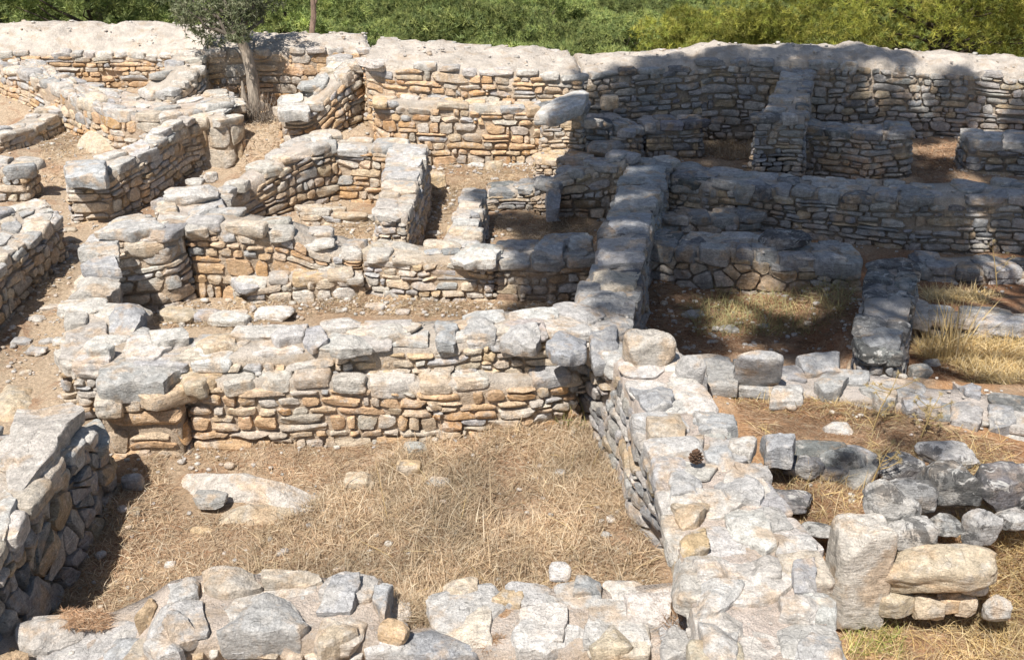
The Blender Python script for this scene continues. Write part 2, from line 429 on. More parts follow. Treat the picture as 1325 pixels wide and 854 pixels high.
WALLS, TOPS = [], []
def wall(name, label, cat, segs, group=None, caps=()):
    """segs: dicts f (front top edge), th (thickness to the left of its direction) or b (back top edge), look."""
    root = None
    for sg in segs:
        core, face, cope = Acc(), Acc(), Acc()
        f, L = resample(sg['f'], .08)
        if 'b' in sg:
            b0 = np.asarray(sg['b'], float)
            Lb = np.concatenate([[0], np.cumsum(np.linalg.norm(np.diff(b0[:, :2], axis=0), axis=1))])
            q = np.linspace(0, Lb[-1], len(f)); b = np.stack([np.interp(q, Lb, b0[:, i]) for i in range(3)], 1)
        else:
            b = offset(f, sg['th']); b[:, 2] += sg.get('rise', 0)
        st = sg.get('style', 'ochre'); tst = sg.get('top', 'pale'); mcol = np.array(sg.get('mortar', (.56, .50, .43)))
        ecol = np.array(sg.get('earth', (.50, .37, .24) if st in ('ochre', 'warm', 'pale') else (.36, .28, .20)))
        fw, fh = sg.get('fs', (.19, .085)); fw, fh = fw * .80, fh * .80; ch = sg.get('cope', .11) * .82; cw = sg.get('cw', (.16, .42)); cw = (cw[0] * .85, cw[1] * .9); bury = sg.get('bury', .06)
        zbf = sg.get('zb')
        n = len(f); mid = (f + b) / 2; wd = np.linalg.norm((f - b)[:, :2], axis=1).mean()
        jit = .03 * fbm(np.stack([f[:, 0] * 1.3, f[:, 1] * 1.3, f[:, 2] * 0 + len(WALLS)], 1), 1.5, 11, 2)[:, None]
        f = f + jit * np.array([0, 0, 1]); b = b + jit * np.array([0, 0, 1])
        # --- mortar and rubble core
        lev = np.linspace(0, 1, 6); tp = np.linspace(0, 1, max(5, int(wd / .07)))
        def ground(p): return (gz(p[:, 0], p[:, 1]) - bury) if zbf is None else np.full(len(p), zbf)
        ins = sg.get('ins', .030 if st in ('grey', 'tan', 'slate') else .018)
        dirn = (b - f)[:, :2]; dirn = dirn / (np.linalg.norm(dirn, axis=1)[:, None] + 1e-9)
        fi, bi = f.copy(), b.copy(); fi[:, :2] += dirn * ins; bi[:, :2] -= dirn * ins
        tan = np.gradient(f[:, :2], axis=0); tan /= np.linalg.norm(tan, axis=1)[:, None] + 1e-9
        for arr in (fi, bi):
            arr[0, :2] += tan[0] * ins; arr[-1, :2] -= tan[-1] * ins
        rowsP, colr = [], []
        def und(q, e, l, sgn):
            if 'batter' in sg:
                q[:, :2] += dirn * sgn * (np.array([min(0, sg['batter'](v_)) for v_ in e[:, 1]]) * (e[:, 2] - ground(e)) * (1 - l))[:, None]
        for l in lev[:-1]:
            q = fi.copy(); q[:, 2] = ground(fi) + l * (fi[:, 2] - .03 - ground(fi)); und(q, fi, l, -1); rowsP.append(q); colr.append(0)
        for w in tp:
            q = fi * (1 - w) + bi * w; q[:, 2] += -.028 + sg.get('crown', .0) * math.sin(math.pi * w); rowsP.append(q); colr.append(1)
        for l in lev[:-1][::-1]:
            q = bi.copy(); q[:, 2] = ground(bi) + l * (bi[:, 2] - .03 - ground(bi)); und(q, bi, l, 1); rowsP.append(q); colr.append(0)
        A = np.stack(rowsP); m = len(rowsP)
        A = A + .016 * np.stack([vn(A, 7, 1), vn(A, 7, 2), vn(A, 7, 3)], -1) + .010 * fbm(A, 18, 9, 2)[..., None] * np.array([0, 0, 1])
        if 'crown' in sg: A = A + (np.array(colr)[:, None, None] * .045 * fbm(A, 5.5, 19, 3)[..., None]) * np.array([0, 0, 1])
        cc = np.where(np.array(colr)[:, None, None] > 0, mcol, ecol * .6 + mcol * .4) * (1 + .10 * fbm(A, 3, 21, 2)[..., None])
        i, j = np.meshgrid(np.arange(m - 1), np.arange(n - 1), indexing='ij')
        q = np.stack([i * n + j, i * n + j + 1, (i + 1) * n + j + 1, (i + 1) * n + j], -1).reshape(-1, 4)
        V = A.reshape(-1, 3); cl = cc.reshape(-1, 3)
        tris = []; e0, e1 = len(V), len(V) + 1
        V = np.concatenate([V, [A[:, 0].mean(0)], [A[:, -1].mean(0)]]); cl = np.concatenate([cl, [ecol], [ecol]])
        for r in range(m - 1):
            tris.append([e0, r * n, (r + 1) * n]); tris.append([e1, (r + 1) * n + n - 1, r * n + n - 1])
        core.add(V, np.array(tris), q, cl)
        # --- outline loop (interior on the left)
        loop = np.concatenate([f, b[::-1], f[:1]]); lp, LL = resample(loop, .03)
        lp0 = lp.copy()
        ker = np.ones(5) / 5
        for a in range(3):
            ext = np.concatenate([lp0[-5:-1, a], lp0[:, a], lp0[1:5, a]]); lp[:, a] = np.convolve(ext, ker, 'same')[4:-4]
        tg = np.gradient(lp[:, :2], axis=0)
        ext = np.concatenate([tg[-6:-1], tg, tg[1:6]]); tg = np.stack([np.convolve(ext[:, a], np.ones(7) / 7, 'same')[5:-5] for a in range(2)], 1)
        tg /= np.linalg.norm(tg, axis=1)[:, None] + 1e-9
        nr = np.stack([tg[:, 1], -tg[:, 0]], 1)
        arc = np.linspace(0, LL, len(lp)); gb = ground(lp)
        hh = np.maximum(lp[:, 2] - gb - ch * .8, .03); Hm = max(hh.mean(), .05)
        near = max(dep(mid.mean(0)), 3)
        bat = np.array([sg['batter'](yy_) for yy_ in lp[:, 1]]) if 'batter' in sg else None
        M = 28 if near < 9 else (24 if near < 12 else 20)
        # --- face stones
        jobs = []; k = 1.0
        if 'k' in sg:
            k = sg.get('k', 2.4); seeds = []; rows = max(1, round(Hm / fh / .92)); yy = np.cumsum(rng.uniform(.5, 1.6, rows)); yy = (np.concatenate([[0], yy]) / yy[-1]) * Hm
            for r in range(rows):
                x = rng.uniform(0, fw); c_h = yy[r + 1] - yy[r]; ym = (yy[r] + yy[r + 1]) / 2
                while x < LL:
                    w = fw * .9 * rng.lognormal(-.10, .5); w = min(max(w, fw * .3), fw * 2.4)
                    if rng.random() < .2 and c_h > .06:
                        seeds.append((x + w / 2, ym + c_h * .26)); seeds.append((x + w / 2 + rng.normal(0, .02), ym - c_h * .26))
                    else: seeds.append((x + w / 2, ym + rng.normal(0, .17) * c_h))
                    x += w
            S = np.array(seeds); S = S[(S[:, 0] < LL - .01)]
            S[:, 1] = np.clip(S[:, 1], .012, Hm - .012); S[:, 1] *= k
            if len(S) > 12:                                         # now and then a big block takes the place of several stones
                gone = np.zeros(len(S), bool)
                for bi0 in rng.choice(len(S), max(1, int(len(S) * .03)), replace=False):
                    if gone[bi0]: continue
                    dd = np.hypot((S[:, 0] - S[bi0, 0]) * .8, S[:, 1] - S[bi0, 1]); hit = dd < fh * k * rng.uniform(.9, 1.35); hit[bi0] = False; gone |= hit
                S = S[~gone]
            for c0 in range(0, len(S), 1200):                       # chunks along the loop keep the neighbour search small
                pass
            S = S[np.argsort(S[:, 0])]
            blocks = [S] if len(S) < 1500 else np.array_split(S, int(len(S) / 1200) + 1)
            for bi_, Sb in enumerate(blocks):
                x0 = 0 if bi_ == 0 else (blocks[bi_ - 1][-1, 0] + Sb[0, 0]) / 2
                x1 = LL if bi_ == len(blocks) - 1 else (Sb[-1, 0] + blocks[bi_ + 1][0, 0]) / 2
                R, cs, sn = cell_radii(Sb, x0, x1, 0, Hm * k, sg.get('gap', .011), M)
                keep = rng.random(len(Sb)) > .015; Sb, R = Sb[keep], R[keep]
                jobs.append((Sb, R, cs, sn, None, None))
        else:
            S, hw_, hv_, R, cs, sn = courses(LL, Hm, fw, fh, sg.get('gap', .011), M); keep = rng.random(len(S)) > .012
            jobs.append((S[keep], R[keep], cs, sn, hw_[keep], hv_[keep]))
        for Sb, R, cs, sn, hw_, hv_ in jobs:
            N = len(Sb)
            bul = rng.uniform(.012, .034, N) * sg.get('bulge', 1.0)
            s, t, h, tri, quad = cell_caps(Sb, k, R, cs, sn, bul, 4, hw_, hv_)
            s = np.clip(s, 0, LL); tt = t / Hm
            bx = [np.interp(s, arc, lp[:, a]) for a in range(3)]; nx, ny = np.interp(s, arc, nr[:, 0]), np.interp(s, arc, nr[:, 1])
            g0, h0 = np.interp(s, arc, gb), np.interp(s, arc, hh)
            bt_ = np.interp(s, arc, bat) if bat is not None else .05
            out = h - .012 + bt_ * h0 * (1 - tt)
            tt = np.clip(tt + .035 * np.sin(s * 2.3 + LL) * (1 - tt) * tt * 4 * .5, -.1, 1.1)
            V = np.stack([bx[0] + nx * out, bx[1] + ny * out, g0 + tt * h0], -1)
            V = V + (.007 * np.stack([vn(V, 14, 31), vn(V, 14, 32), vn(V, 14, 33)], -1) + .022 * np.stack([vn(V, 3.5, 41), vn(V, 3.5, 42), vn(V, 3.5, 43)], -1) * np.array([1, 1, .8]))
            cst = colours(st, N)
            low = np.clip((.45 - tt.mean(1)) / .45, 0, 1)[:, None] * sg.get('soil', .35)    # earth-stained foot courses
            cst = cst * (1 - low) + np.array([.50, .34, .19]) * low
            nv = V.shape[1]
            face.add(V.reshape(-1, 3), tile_faces(tri, N, nv), tile_faces(quad, N, nv), np.repeat(cst, nv, 0))
        # --- coping stones along the edges
        cen, size, rot, x = [], [], [], rng.uniform(0, .1)
        while x < LL - .05:
            w = rng.uniform(*cw); xc = x + w / 2
            if xc > LL: break
            if rng.random() < sg.get('cdens', .93):
                p = np.array([np.interp(xc, arc, lp[:, a]) for a in range(3)])
                nn = np.array([np.interp(xc, arc, nr[:, 0]), np.interp(xc, arc, nr[:, 1])]); nn /= np.linalg.norm(nn) + 1e-9
                d = min(rng.uniform(.15, .30), wd * .62); hgt = ch * rng.uniform(.75, 1.35)
                p[:2] -= nn * (d / 2 - rng.uniform(.0, .035)); p[2] += -hgt / 2 + rng.uniform(-.018, .014)
                cen.append(p); size.append((w * .98, d, hgt))
                rot.append(rotm(math.atan2(nn[0], -nn[1]) + rng.normal(0, .08), rng.normal(0, .03), rng.normal(0, .05)))
            x += w + rng.uniform(.0, .03)
        if cen:
            V, Fq, nv = rocks(cen, size, rot, 9 if near < 9 else 6, 8, 8, .05, (.80, 1.08))
            cope.add(V, None, Fq, np.repeat(colours(tst, len(cen)), nv, 0))
        # --- flat stones bedded in the mortar of the top
        if wd > .30:
            sp = sg.get('ts', .17); seeds = []; tf = sg.get('tflat', 0)
            y = sp * .5
            inset = sg.get('tin', .10)
            while y < wd - inset:
                x = rng.uniform(0, sp)
                while x < L:
                    if y > inset and rng.random() < sg.get('tdens', .7): seeds.append((x + rng.normal(0, .03), y + rng.normal(0, .03)))
                    x += sp * rng.uniform(.8, 1.7)
                y += sp * rng.uniform(.75, 1.1)
            if len(seeds) > 3:
                S = np.array(seeds); S[:, 0] = np.clip(S[:, 0], .02, L - .02); S[:, 1] = np.clip(S[:, 1], .04, wd - .04)
                R, cs, sn = cell_radii(S, 0, L, 0, wd, .03, M); R = np.minimum(R, sp * .95) * rng.uniform(.65, 1.0, (len(S), 1))
                bul = rng.uniform(.008, .022, len(S)) * (1 - .55 * tf)
                s, t, h, tri, quad = cell_caps(S, 1.0, R, cs, sn, bul, 3)
                sf = np.linspace(0, L, n); w = np.clip(t / wd, 0, 1)
                V = np.stack([np.interp(s, sf, f[:, a]) * (1 - w) + np.interp(s, sf, b[:, a]) * w for a in range(3)], -1)
                V[..., 2] += h - .018 + sg.get('crown', 0) * np.sin(math.pi * w) + rng.uniform(-.012, .012, (len(S), 1))
                V = V + .008 * np.stack([vn(V, 12, 51), vn(V, 12, 52), vn(V, 12, 53)], -1)
                nv = V.shape[1]
                cope.add(V.reshape(-1, 3), tile_faces(tri, len(S), nv), tile_faces(quad, len(S), nv), np.repeat(colours(tst, len(S)) * (1 - .6 * tf) + mcol * .6 * tf, nv, 0))
        if root is None:
            root = core.obj(name, MORTAR); tag(root, label, cat, group); o_ = root
        else: o_ = core.obj('wall_tier', MORTAR, root)
        fo = face.obj('stone_facing', STONE, root, sharp=36)
        if cope.n: cope.obj('stone_coping', LICHEN if tst == 'dark' else STONE, root, sharp=42)
        keep_ = dep(mid.mean(0)) < 18
        if keep_: WALLS.append((lp[:, :2] + nr * .10, gb)); TOPS.append((f, b, .9 if 'crown' in sg else 1.01, sg.get('crown', 0)))
    for cp in caps: slab(parent=root, **cp)
    return root

# ------------------------------------------------------------------ single stones
def slab(poly, z, thick=.09, style='pale', parent=None, name='capstone', label=None, cat=None, group=None, lift=.03, tilt=(0, 0), rough=1.0, swell=False):
    """A flat stone with the outline it has in the photograph, laid at height z with its real thickness."""
    W = np.array([P(u, v, z + lift) for u, v in poly])
    c = W.mean(0); M = 56; th = np.arange(M) / M * 2 * math.pi
    R = np.full(M, 9.0); q = W[:, :2] - c[:2]
    for i in range(len(q)):
        a, b = q[i], q[(i + 1) % len(q)]
        for m in range(M):
            d = np.array([math.cos(th[m]), math.sin(th[m])]); e = b - a
            den = d[0] * e[1] - d[1] * e[0]
            if abs(den) < 1e-9: continue
            t = (a[0] * e[1] - a[1] * e[0]) / den; s = (a[0] * d[1] - a[1] * d[0]) / den
            if t > 0 and -1e-6 <= s <= 1 + 1e-6: R[m] = min(R[m], t)
    R = np.where(R > 8, np.median(R), R)
    R = R * (1 - .05 * rng.random(M)) * (1 + .05 * np.sin(th * 5 + rng.uniform(0, 6)) * rough)
    rm = R.mean()
    rf = np.array([.0, .25, .5, .7, .85, .95, .985, 1.0, 1.0, .98, .95]); hf = np.array([0, 0, 0, 0, 0, -.03, -.10, -.28, -.6, -.9, -1.05])
    if swell: hf = np.array([0, -.04, -.10, -.20, -.32, -.45, -.55, -.65, -.8, -.95, -1.05])
    x = R[None] * np.cos(th)[None] * rf[:, None]; y = R[None] * np.sin(th)[None] * rf[:, None]
    zz = hf[:, None] * thick * np.ones((1, M))
    top = hf[:, None] > -.5
    for k in range(4):
        a = rng.uniform(0, 6.28); pl = thick * (rng.uniform(.12, .4) - rng.uniform(.2, .8) * (x * math.cos(a) + y * math.sin(a)) / rm)
        zz = np.where(top, np.minimum(zz, np.maximum(pl, -.5 * thick)), zz)
    zz = zz + tilt[0] * x + tilt[1] * y
    V = np.concatenate([np.array([[0, 0, zz[0, 0]]]), np.stack([x[1:].ravel(), y[1:].ravel(), zz[1:].ravel()], 1)]) + c
    V = V + rough * (.016 * np.stack([vn(V, 6, 61), vn(V, 6, 62), vn(V, 6, 63) * .8], -1) + .007 * np.stack([vn(V, 22, 64), vn(V, 22, 65), vn(V, 22, 66)], -1))
    K = len(rf); j = np.arange(M); jn = (j + 1) % M
    tri = np.stack([np.zeros(M, int), 1 + j, 1 + jn], 1)
    quad = np.concatenate([np.stack([1 + r * M + j, 1 + (r + 1) * M + j, 1 + (r + 1) * M + jn, 1 + r * M + jn], 1) for r in range(K - 2)])
    cap = np.array([(1 + (K - 2) * M + j)[::-1]])
    o = obj(name, V, [tri, quad, cap], STONE, np.repeat(colours(style, 1), len(V), 0), parent, own=True, sharp=40)
    if parent is None: tag(o, label, cat or 'stone', group)
    elif label: o['label'] = label
    return o

def rock(u0, v0, u1, v1, style='pale', label=None, z=None, Y=None, depth=.75, yaw=None, pitch=0., roll=0., name='loose_stone', cat='stone', group=None, parent=None, n=14, box=6.0, planes=12, cut=(.70, 1.0), sink=.02, amp=.06, mat=None):
    """A single stone filling the pixel box; its foot on level z, or its middle in the plane Y."""
    u = (u0 + u1) / 2
    if Y is None:
        b = P(u, v1, z); d = dep(b); w = (u1 - u0) * d / F; dz = max(depth * w, .02)
        hz = max(((v1 - v0) * d / F - dz * .45) / .9, .28 * w)
        c = b + np.array([0, dz / 2, hz / 2 - sink])
    else:
        c = RY(u, (v0 + v1) / 2, Y); d = dep(c); w = (u1 - u0) * d / F; dz = depth * w
        hz = max(((v1 - v0) * d / F - dz * .35) / .9, .25 * w)
    yaw = rng.uniform(-.25, .25) if yaw is None else yaw
    V, Fq, nv = rocks([c], [(w * 1.06, dz, hz * 1.05)], [rotm(yaw, pitch, roll)], n, box, planes, amp, cut)
    o = obj(name, V, [Fq], mat or (LICHEN if style in ('dark',) else STONE), np.repeat(colours(style, 1), len(V), 0), parent, own=True, sharp=38)
    if parent is None: tag(o, label, cat, group)
    return o

# ================================================================== GROUND
def axis(lo, hi, d0, d1, step, far):
    a = np.arange(d0, d1 + 1e-6, step); g = step; x = d0; l = []
    while x > lo: g = min(g * 1.18, far); x -= g; l.append(x)
    x = d1; g = step; r = []
    while x < hi: g = min(g * 1.18, far); x += g; r.append(x)
    return np.concatenate([l[::-1], a, r])
xs, ys = axis(-160, 160, -7.5, 7.5, .06, 9), axis(-60, 260, 2.8, 16.5, .06, 9)
X, Y = np.meshgrid(xs, ys)
Z = gz(X, Y); p3 = np.stack([X, Y, 0 * X], -1)
Z = Z + .030 * fbm(p3, .9, 71, 3) + .012 * fbm(p3, 6, 72, 3) + np.where(Y > 17, .6 * fbm(p3, .12, 73, 3), 0)
gc = np.ones(X.shape + (3,)) * np.array([.37, .27, .18])
def paint(mask, c):
    global gc
    gc = gc * (1 - mask[..., None]) + np.array(c) * mask[..., None]
nz = fbm(p3, .8, 77, 3)
paint(sm(nz, -.3, .6) * .6, (.33, .23, .15))
paint((1 - sm(X, -1.9, -1.5)) * sm(Y, 5.8, 6.4), (.43, .335, .24))           # dusty path on the left
paint(sm(X, .9, 1.2) * (1 - sm(Y, 6.4, 6.8)), (.40, .235, .125))             # pine litter on the right terrace
paint(sm(X, .75, 1.0) * sm(Y, 6.5, 6.9) * (1 - sm(Y, 9.5, 10)), (.27, .145, .08))
paint(sm(X, 1.2, 1.6) * sm(Y, 9.6, 10.2) * (1 - sm(Y, 15, 16)), (.29, .20, .13))
paint(sm(Y, 17, 19), (.16, .13, .07))
V = np.stack([X, Y, Z], -1).reshape(-1, 3); nx_ = len(xs); ny_ = len(ys)
i, j = np.meshgrid(np.arange(ny_ - 1), np.arange(nx_ - 1), indexing='ij')
q = np.stack([i * nx_ + j, i * nx_ + j + 1, (i + 1) * nx_ + j + 1, (i + 1) * nx_ + j], -1).reshape(-1, 4)
g_ob = link('ground', build_mesh('ground', V, [q], EARTH, gc.reshape(-1, 3)))
tag(g_ob, 'dry brown earth floor of the excavated rooms and the slopes round them', 'ground', kind='structure')

BANK = None
def gzn(x, y):
    p = np.stack([np.asarray(x, float), np.asarray(y, float), 0 * np.asarray(x, float)], -1)
    z = gz(x, y) + .030 * fbm(p, .9, 71, 3) + .012 * fbm(p, 6, 72, 3)
    if BANK is not None:
        jx = np.clip(np.searchsorted(xs, np.asarray(x, float)), 1, nx_ - 1); iy = np.clip(np.searchsorted(ys, np.asarray(y, float)), 1, ny_ - 1)
        z = z + (BANK[iy, jx] + BANK[iy - 1, jx] + BANK[iy, jx - 1] + BANK[iy - 1, jx - 1]) / 4
    return z

# ================================================================== WALLS
WN = 'rubble_wall'
def E(u, v, z): return P(u, v, z)
cp = lambda pts, z, **k: dict(poly=pts, z=z, **k)

# front wall along the bottom of the view
fb = [E(-60, 792, .36), E(100, 792, .31), E(172, 776, .34), E(215, 746, .49), E(300, 731, .50), E(500, 738, .50), E(518, 788, .36), E(562, 786, .37), E(602, 762, .43), E(700, 756, .46), E(800, 746, .49), E(905, 744, .50)]
ff = [E(-60, 880, .36), E(100, 880, .31), E(172, 868, .34), E(215, 834, .49), E(300, 820, .50), E(500, 826, .50), E(518, 846, .40), E(562, 846, .40), E(602, 846, .43), E(700, 842, .46), E(800, 836, .49), E(905, 834, .50)]
wall(WN, 'broken pale stone wall with mortared top along the near edge of the straw-filled room', 'wall',
     [dict(f=ff, b=fb, style='warm', top='chalk', fs=(.24, .11), cope=.13, cw=(.2, .45), ts=.26, tdens=.55, cdens=.6, mortar=(.58, .50, .43), gap=.02)],
     caps=[cp([(258, 733), (326, 731), (340, 751), (295, 764), (262, 754)], .50, style='chalk'),
           cp([(272, 785), (299, 760), (380, 763), (401, 802), (387, 815), (282, 819)], .50, thick=.15, lift=.02, style='mid', label='large gnarled grey capstone'),
           cp([(335, 732), (414, 732), (421, 743), (340, 749)], .50),
           cp([(411, 780), (432, 744), (470, 737), (452, 780)], .50, style='bluegrey'),
           cp([(481, 739), (511, 739), (498, 795), (480, 770)], .50, style='bluegrey', thick=.14),
           cp([(405, 835), (408, 820), (440, 797), (467, 797), (467, 815), (410, 838)], .48, thick=.11, style='buff'),
           cp([(210, 803), (217, 792), (234, 787), (258, 815), (221, 831)], .50, thick=.09, lift=.02, style='mid'),
           cp([(182, 834), (210, 815), (238, 836), (235, 843), (204, 850)], .46, thick=.10, style='chalk'),
           cp([(129, 824), (177, 805), (178, 832), (160, 854), (129, 854)], .33, style='bluegrey', lift=.025, thick=.12),
           cp([(170, 804), (194, 766), (211, 766), (190, 800)], .42, style='orange', thick=.14),
           cp([(214, 746), (255, 744), (255, 764), (214, 783)], .49),
           cp([(491, 842), (521, 800), (603, 798), (623, 846), (560, 852)], .42, style='bluegrey', lift=.02, thick=.14, label='wide flat blue-grey capstone'),
           cp([(657, 815), (678, 798), (756, 805), (756, 819), (708, 839), (674, 836)], .46, style='white', lift=.025, thick=.09, tilt=(0, .1)),
           cp([(763, 822), (790, 802), (820, 829), (814, 839), (769, 839)], .48, style='buff', lift=.025, thick=.1),
           cp([(808, 770), (831, 744), (868, 749), (875, 768), (854, 805), (817, 798)], .49, style='chalk', lift=.02, thick=.12),
           cp([(742, 739), (776, 739), (780, 764), (742, 768)], .48, style='bluegrey', lift=.02),
           cp([(853, 834), (871, 808), (893, 815), (893, 845), (860, 850)], .50, style='mid', lift=.025),
           cp([(633, 773), (650, 761), (678, 763), (674, 783)], .44, style='orange', lift=.03),
           cp([(690, 785), (712, 770), (740, 775), (735, 795), (700, 800)], .45, style='white', lift=.02),
           cp([(20, 800), (60, 792), (110, 812), (60, 835), (15, 830)], .32, style='chalk', lift=.025, thick=.12),
           cp([(-20, 850), (10, 822), (40, 840), (30, 870)], .34, style='orange', lift=.02, thick=.12)])

# right hand spine wall, near stretch
wl = [E(752, 432, .58), E(775, 455, .62), E(800, 480, .66), E(825, 530, .70), E(845, 600, .72), E(870, 700, .75), E(905, 854, .75), E(925, 940, .75)]
wr = [E(845, 425, .58), E(872, 445, .62), E(900, 480, .66), E(930, 530, .70), E(985, 610, .72), E(1062, 700, .75), E(1090, 854, .75), E(1105, 940, .75)]
wall(WN, 'wide pale spine wall under the pine cone, running up from the bottom edge', 'wall',
     [dict(f=wr[::-1], b=wl[::-1], batter=lambda y: .05 if y > 5.3 else (-.30 if y < 4.9 else -.30 + .35 * (y - 4.9) / .4), style='grey', top='chalk', fs=(.22, .11), cope=.13, cw=(.18, .42), ts=.22, tdens=.55, cdens=.8, mortar=(.60, .52, .46), soil=.15)],
     caps=[cp([(901, 747), (968, 747), (950, 775), (931, 792), (906, 795)], .75, style='chalk', lift=.02),
           cp([(908, 802), (960, 802), (955, 850), (915, 862)], .75, style='chalk', lift=.025),
           cp([(1016, 862), (1038, 812), (1065, 802), (1087, 808), (1092, 865)], .75, style='chalk', lift=.1, thick=.18),
           cp([(935, 648), (990, 647), (1002, 697), (990, 710), (946, 686)], .74, style='white', lift=.025, thick=.11, label='raised white capstone with an ochre lower edge'),
           cp([(926, 617), (960, 608), (990, 628), (987, 645), (940, 642)], .73, style='mid', lift=.025),
           cp([(866, 607), (909, 615), (912, 635), (868, 638)], .73, style='chalk', lift=.02),
           cp([(907, 580), (940, 572), (955, 601), (926, 605)], .72, style='bluegrey', lift=.02),
           cp([(950, 593), (990, 588), (1001, 615), (963, 617)], .72, style='mid', lift=.025),
           cp([(870, 642), (922, 642), (902, 672), (878, 674)], .74, style='buff', lift=.03),
           cp([(895, 715), (943, 717), (946, 744), (902, 744)], .75, style='chalk', lift=.02),
           cp([(1024, 726), (1055, 718), (1058, 754), (1028, 763)], .75, style='bluegrey', lift=.03),
           cp([(1008, 770), (1058, 768), (1060, 798), (1011, 790)], .75, style='chalk', lift=.02),
           cp([(985, 555), (1033, 553), (1028, 578), (990, 577)], .66, style='bluegrey', lift=.025, thick=.14),
           cp([(814, 496), (871, 500), (872, 520), (840, 526)], .68, style='bluegrey', lift=.03),
           cp([(837, 530), (885, 532), (890, 562), (840, 562)], .70, style='buff', lift=.025),
           cp([(900, 530), (950, 535), (955, 553), (905, 556)], .68, style='bluegrey', lift=.02),
           cp([(945, 560), (978, 566), (975, 585), (942, 580)], .70, style='chalk', lift=.03),
           cp([(880, 690), (915, 680), (920, 708), (886, 712)], .75, style='orange', lift=.015),
           cp([(960, 720), (1010, 715), (1015, 745), (965, 748)], .75, style='chalk', lift=.012)])

# spine wall, far stretch in the shade
sl = [E(735, 405, .62), E(766, 350, .62), E(778, 300, .62), E(800, 240, .60), E(818, 203, .58)]
sr = [E(812, 440, .62), E(828, 360, .62), E(840, 300, .62), E(856, 245, .60), E(872, 203, .58)]
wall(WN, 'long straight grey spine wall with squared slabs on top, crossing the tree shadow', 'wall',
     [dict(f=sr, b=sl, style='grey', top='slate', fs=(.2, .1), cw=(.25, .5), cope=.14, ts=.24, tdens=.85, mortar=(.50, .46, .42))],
     caps=[cp([(762, 425), (798, 420), (802, 455), (765, 462)], .62, style='bluegrey', lift=.05, thick=.14),
           cp([(738, 400), (760, 375), (815, 378), (808, 412)], .62, style='mid', lift=.05, thick=.13),
           cp([(768, 345), (828, 340), (824, 370), (765, 374)], .62, style='pale', lift=.04, thick=.12),
           cp([(778, 305), (838, 305), (832, 335), (772, 336)], .62, style='mid', lift=.04),
           cp([(788, 272), (846, 270), (840, 300), (781, 300)], .61, style='bluegrey', lift=.035),
           cp([(800, 240), (856, 240), (848, 266), (792, 268)], .60, style='mid', lift=.035),
           cp([(812, 212), (864, 212), (858, 236), (804, 238)], .59, style='bluegrey', lift=.03)])

# wall behind the near room: ledge and upper tier, and its west pier
n_low = [T(238, 490, 577), T(400, 490, 575), T(560, 492, 571), T(700, 486, 560), T(752, 480, 548)]
n_up = [E(92, 470, .56), E(235, 462, .60), E(400, 452, .62), E(560, 444, .64), E(700, 433, .66), E(775, 432, .64)]
wall(WN, 'ochre and grey two-tier wall closing the far side of the straw-filled room', 'wall',
     [dict(f=n_low, th=.34, style='ochre', top='warm', fs=(.21, .09), cope=.12, cw=(.18, .40), ts=.2, soil=.5, cdens=.95),
      dict(f=n_up, th=.44, style='warm', top='chalk', fs=(.2, .085), cope=.10, cw=(.2, .45), ts=.22, tdens=.75, cdens=.75, zb=.2),
      dict(f=[T(124, 512, 590), T(232, 508, 588)], th=.55, style='ochre', top='ochre', fs=(.36, .17), cope=.16, cw=(.3, .45), gap=.014)],
     caps=[cp([(122, 490), (130, 470), (182, 449), (236, 448), (239, 474), (208, 494), (128, 496)], .50, thick=.14, lift=.05, style='mid', label='huge grey capstone overhanging the pier'),
           cp([(642, 434), (655, 402), (692, 400), (702, 430), (697, 440)], .65, lift=.06, thick=.13, style='mid'),
           cp([(598, 430), (605, 408), (640, 404), (641, 432)], .64, lift=.05, thick=.11, style='pale'),
           cp([(565, 440), (565, 412), (592, 415), (590, 440)], .64, lift=.04, style='bluegrey'),
           cp([(707, 440), (725, 428), (758, 433), (760, 452), (738, 458), (712, 455)], .64, lift=.05, style='bluegrey'),
           cp([(424, 446), (440, 432), (470, 432), (482, 443), (440, 449)], .63, lift=.06, style='white'),
           cp([(390, 438), (395, 422), (415, 418), (424, 436), (404, 446)], .62, lift=.04, thick=.08, style='pale'),
           cp([(345, 430), (380, 412), (400, 415), (392, 432), (360, 440)], .62, lift=.03, style='pale'),
           cp([(190, 425), (235, 418), (245, 432), (200, 440)], .60, lift=.04, style='white'),
           cp([(250, 435), (300, 428), (312, 445), (262, 452)], .60, lift=.02, style='buff'),
           cp([(470, 425), (520, 415), (540, 430), (490, 438)], .63, lift=.03, style='pale')])

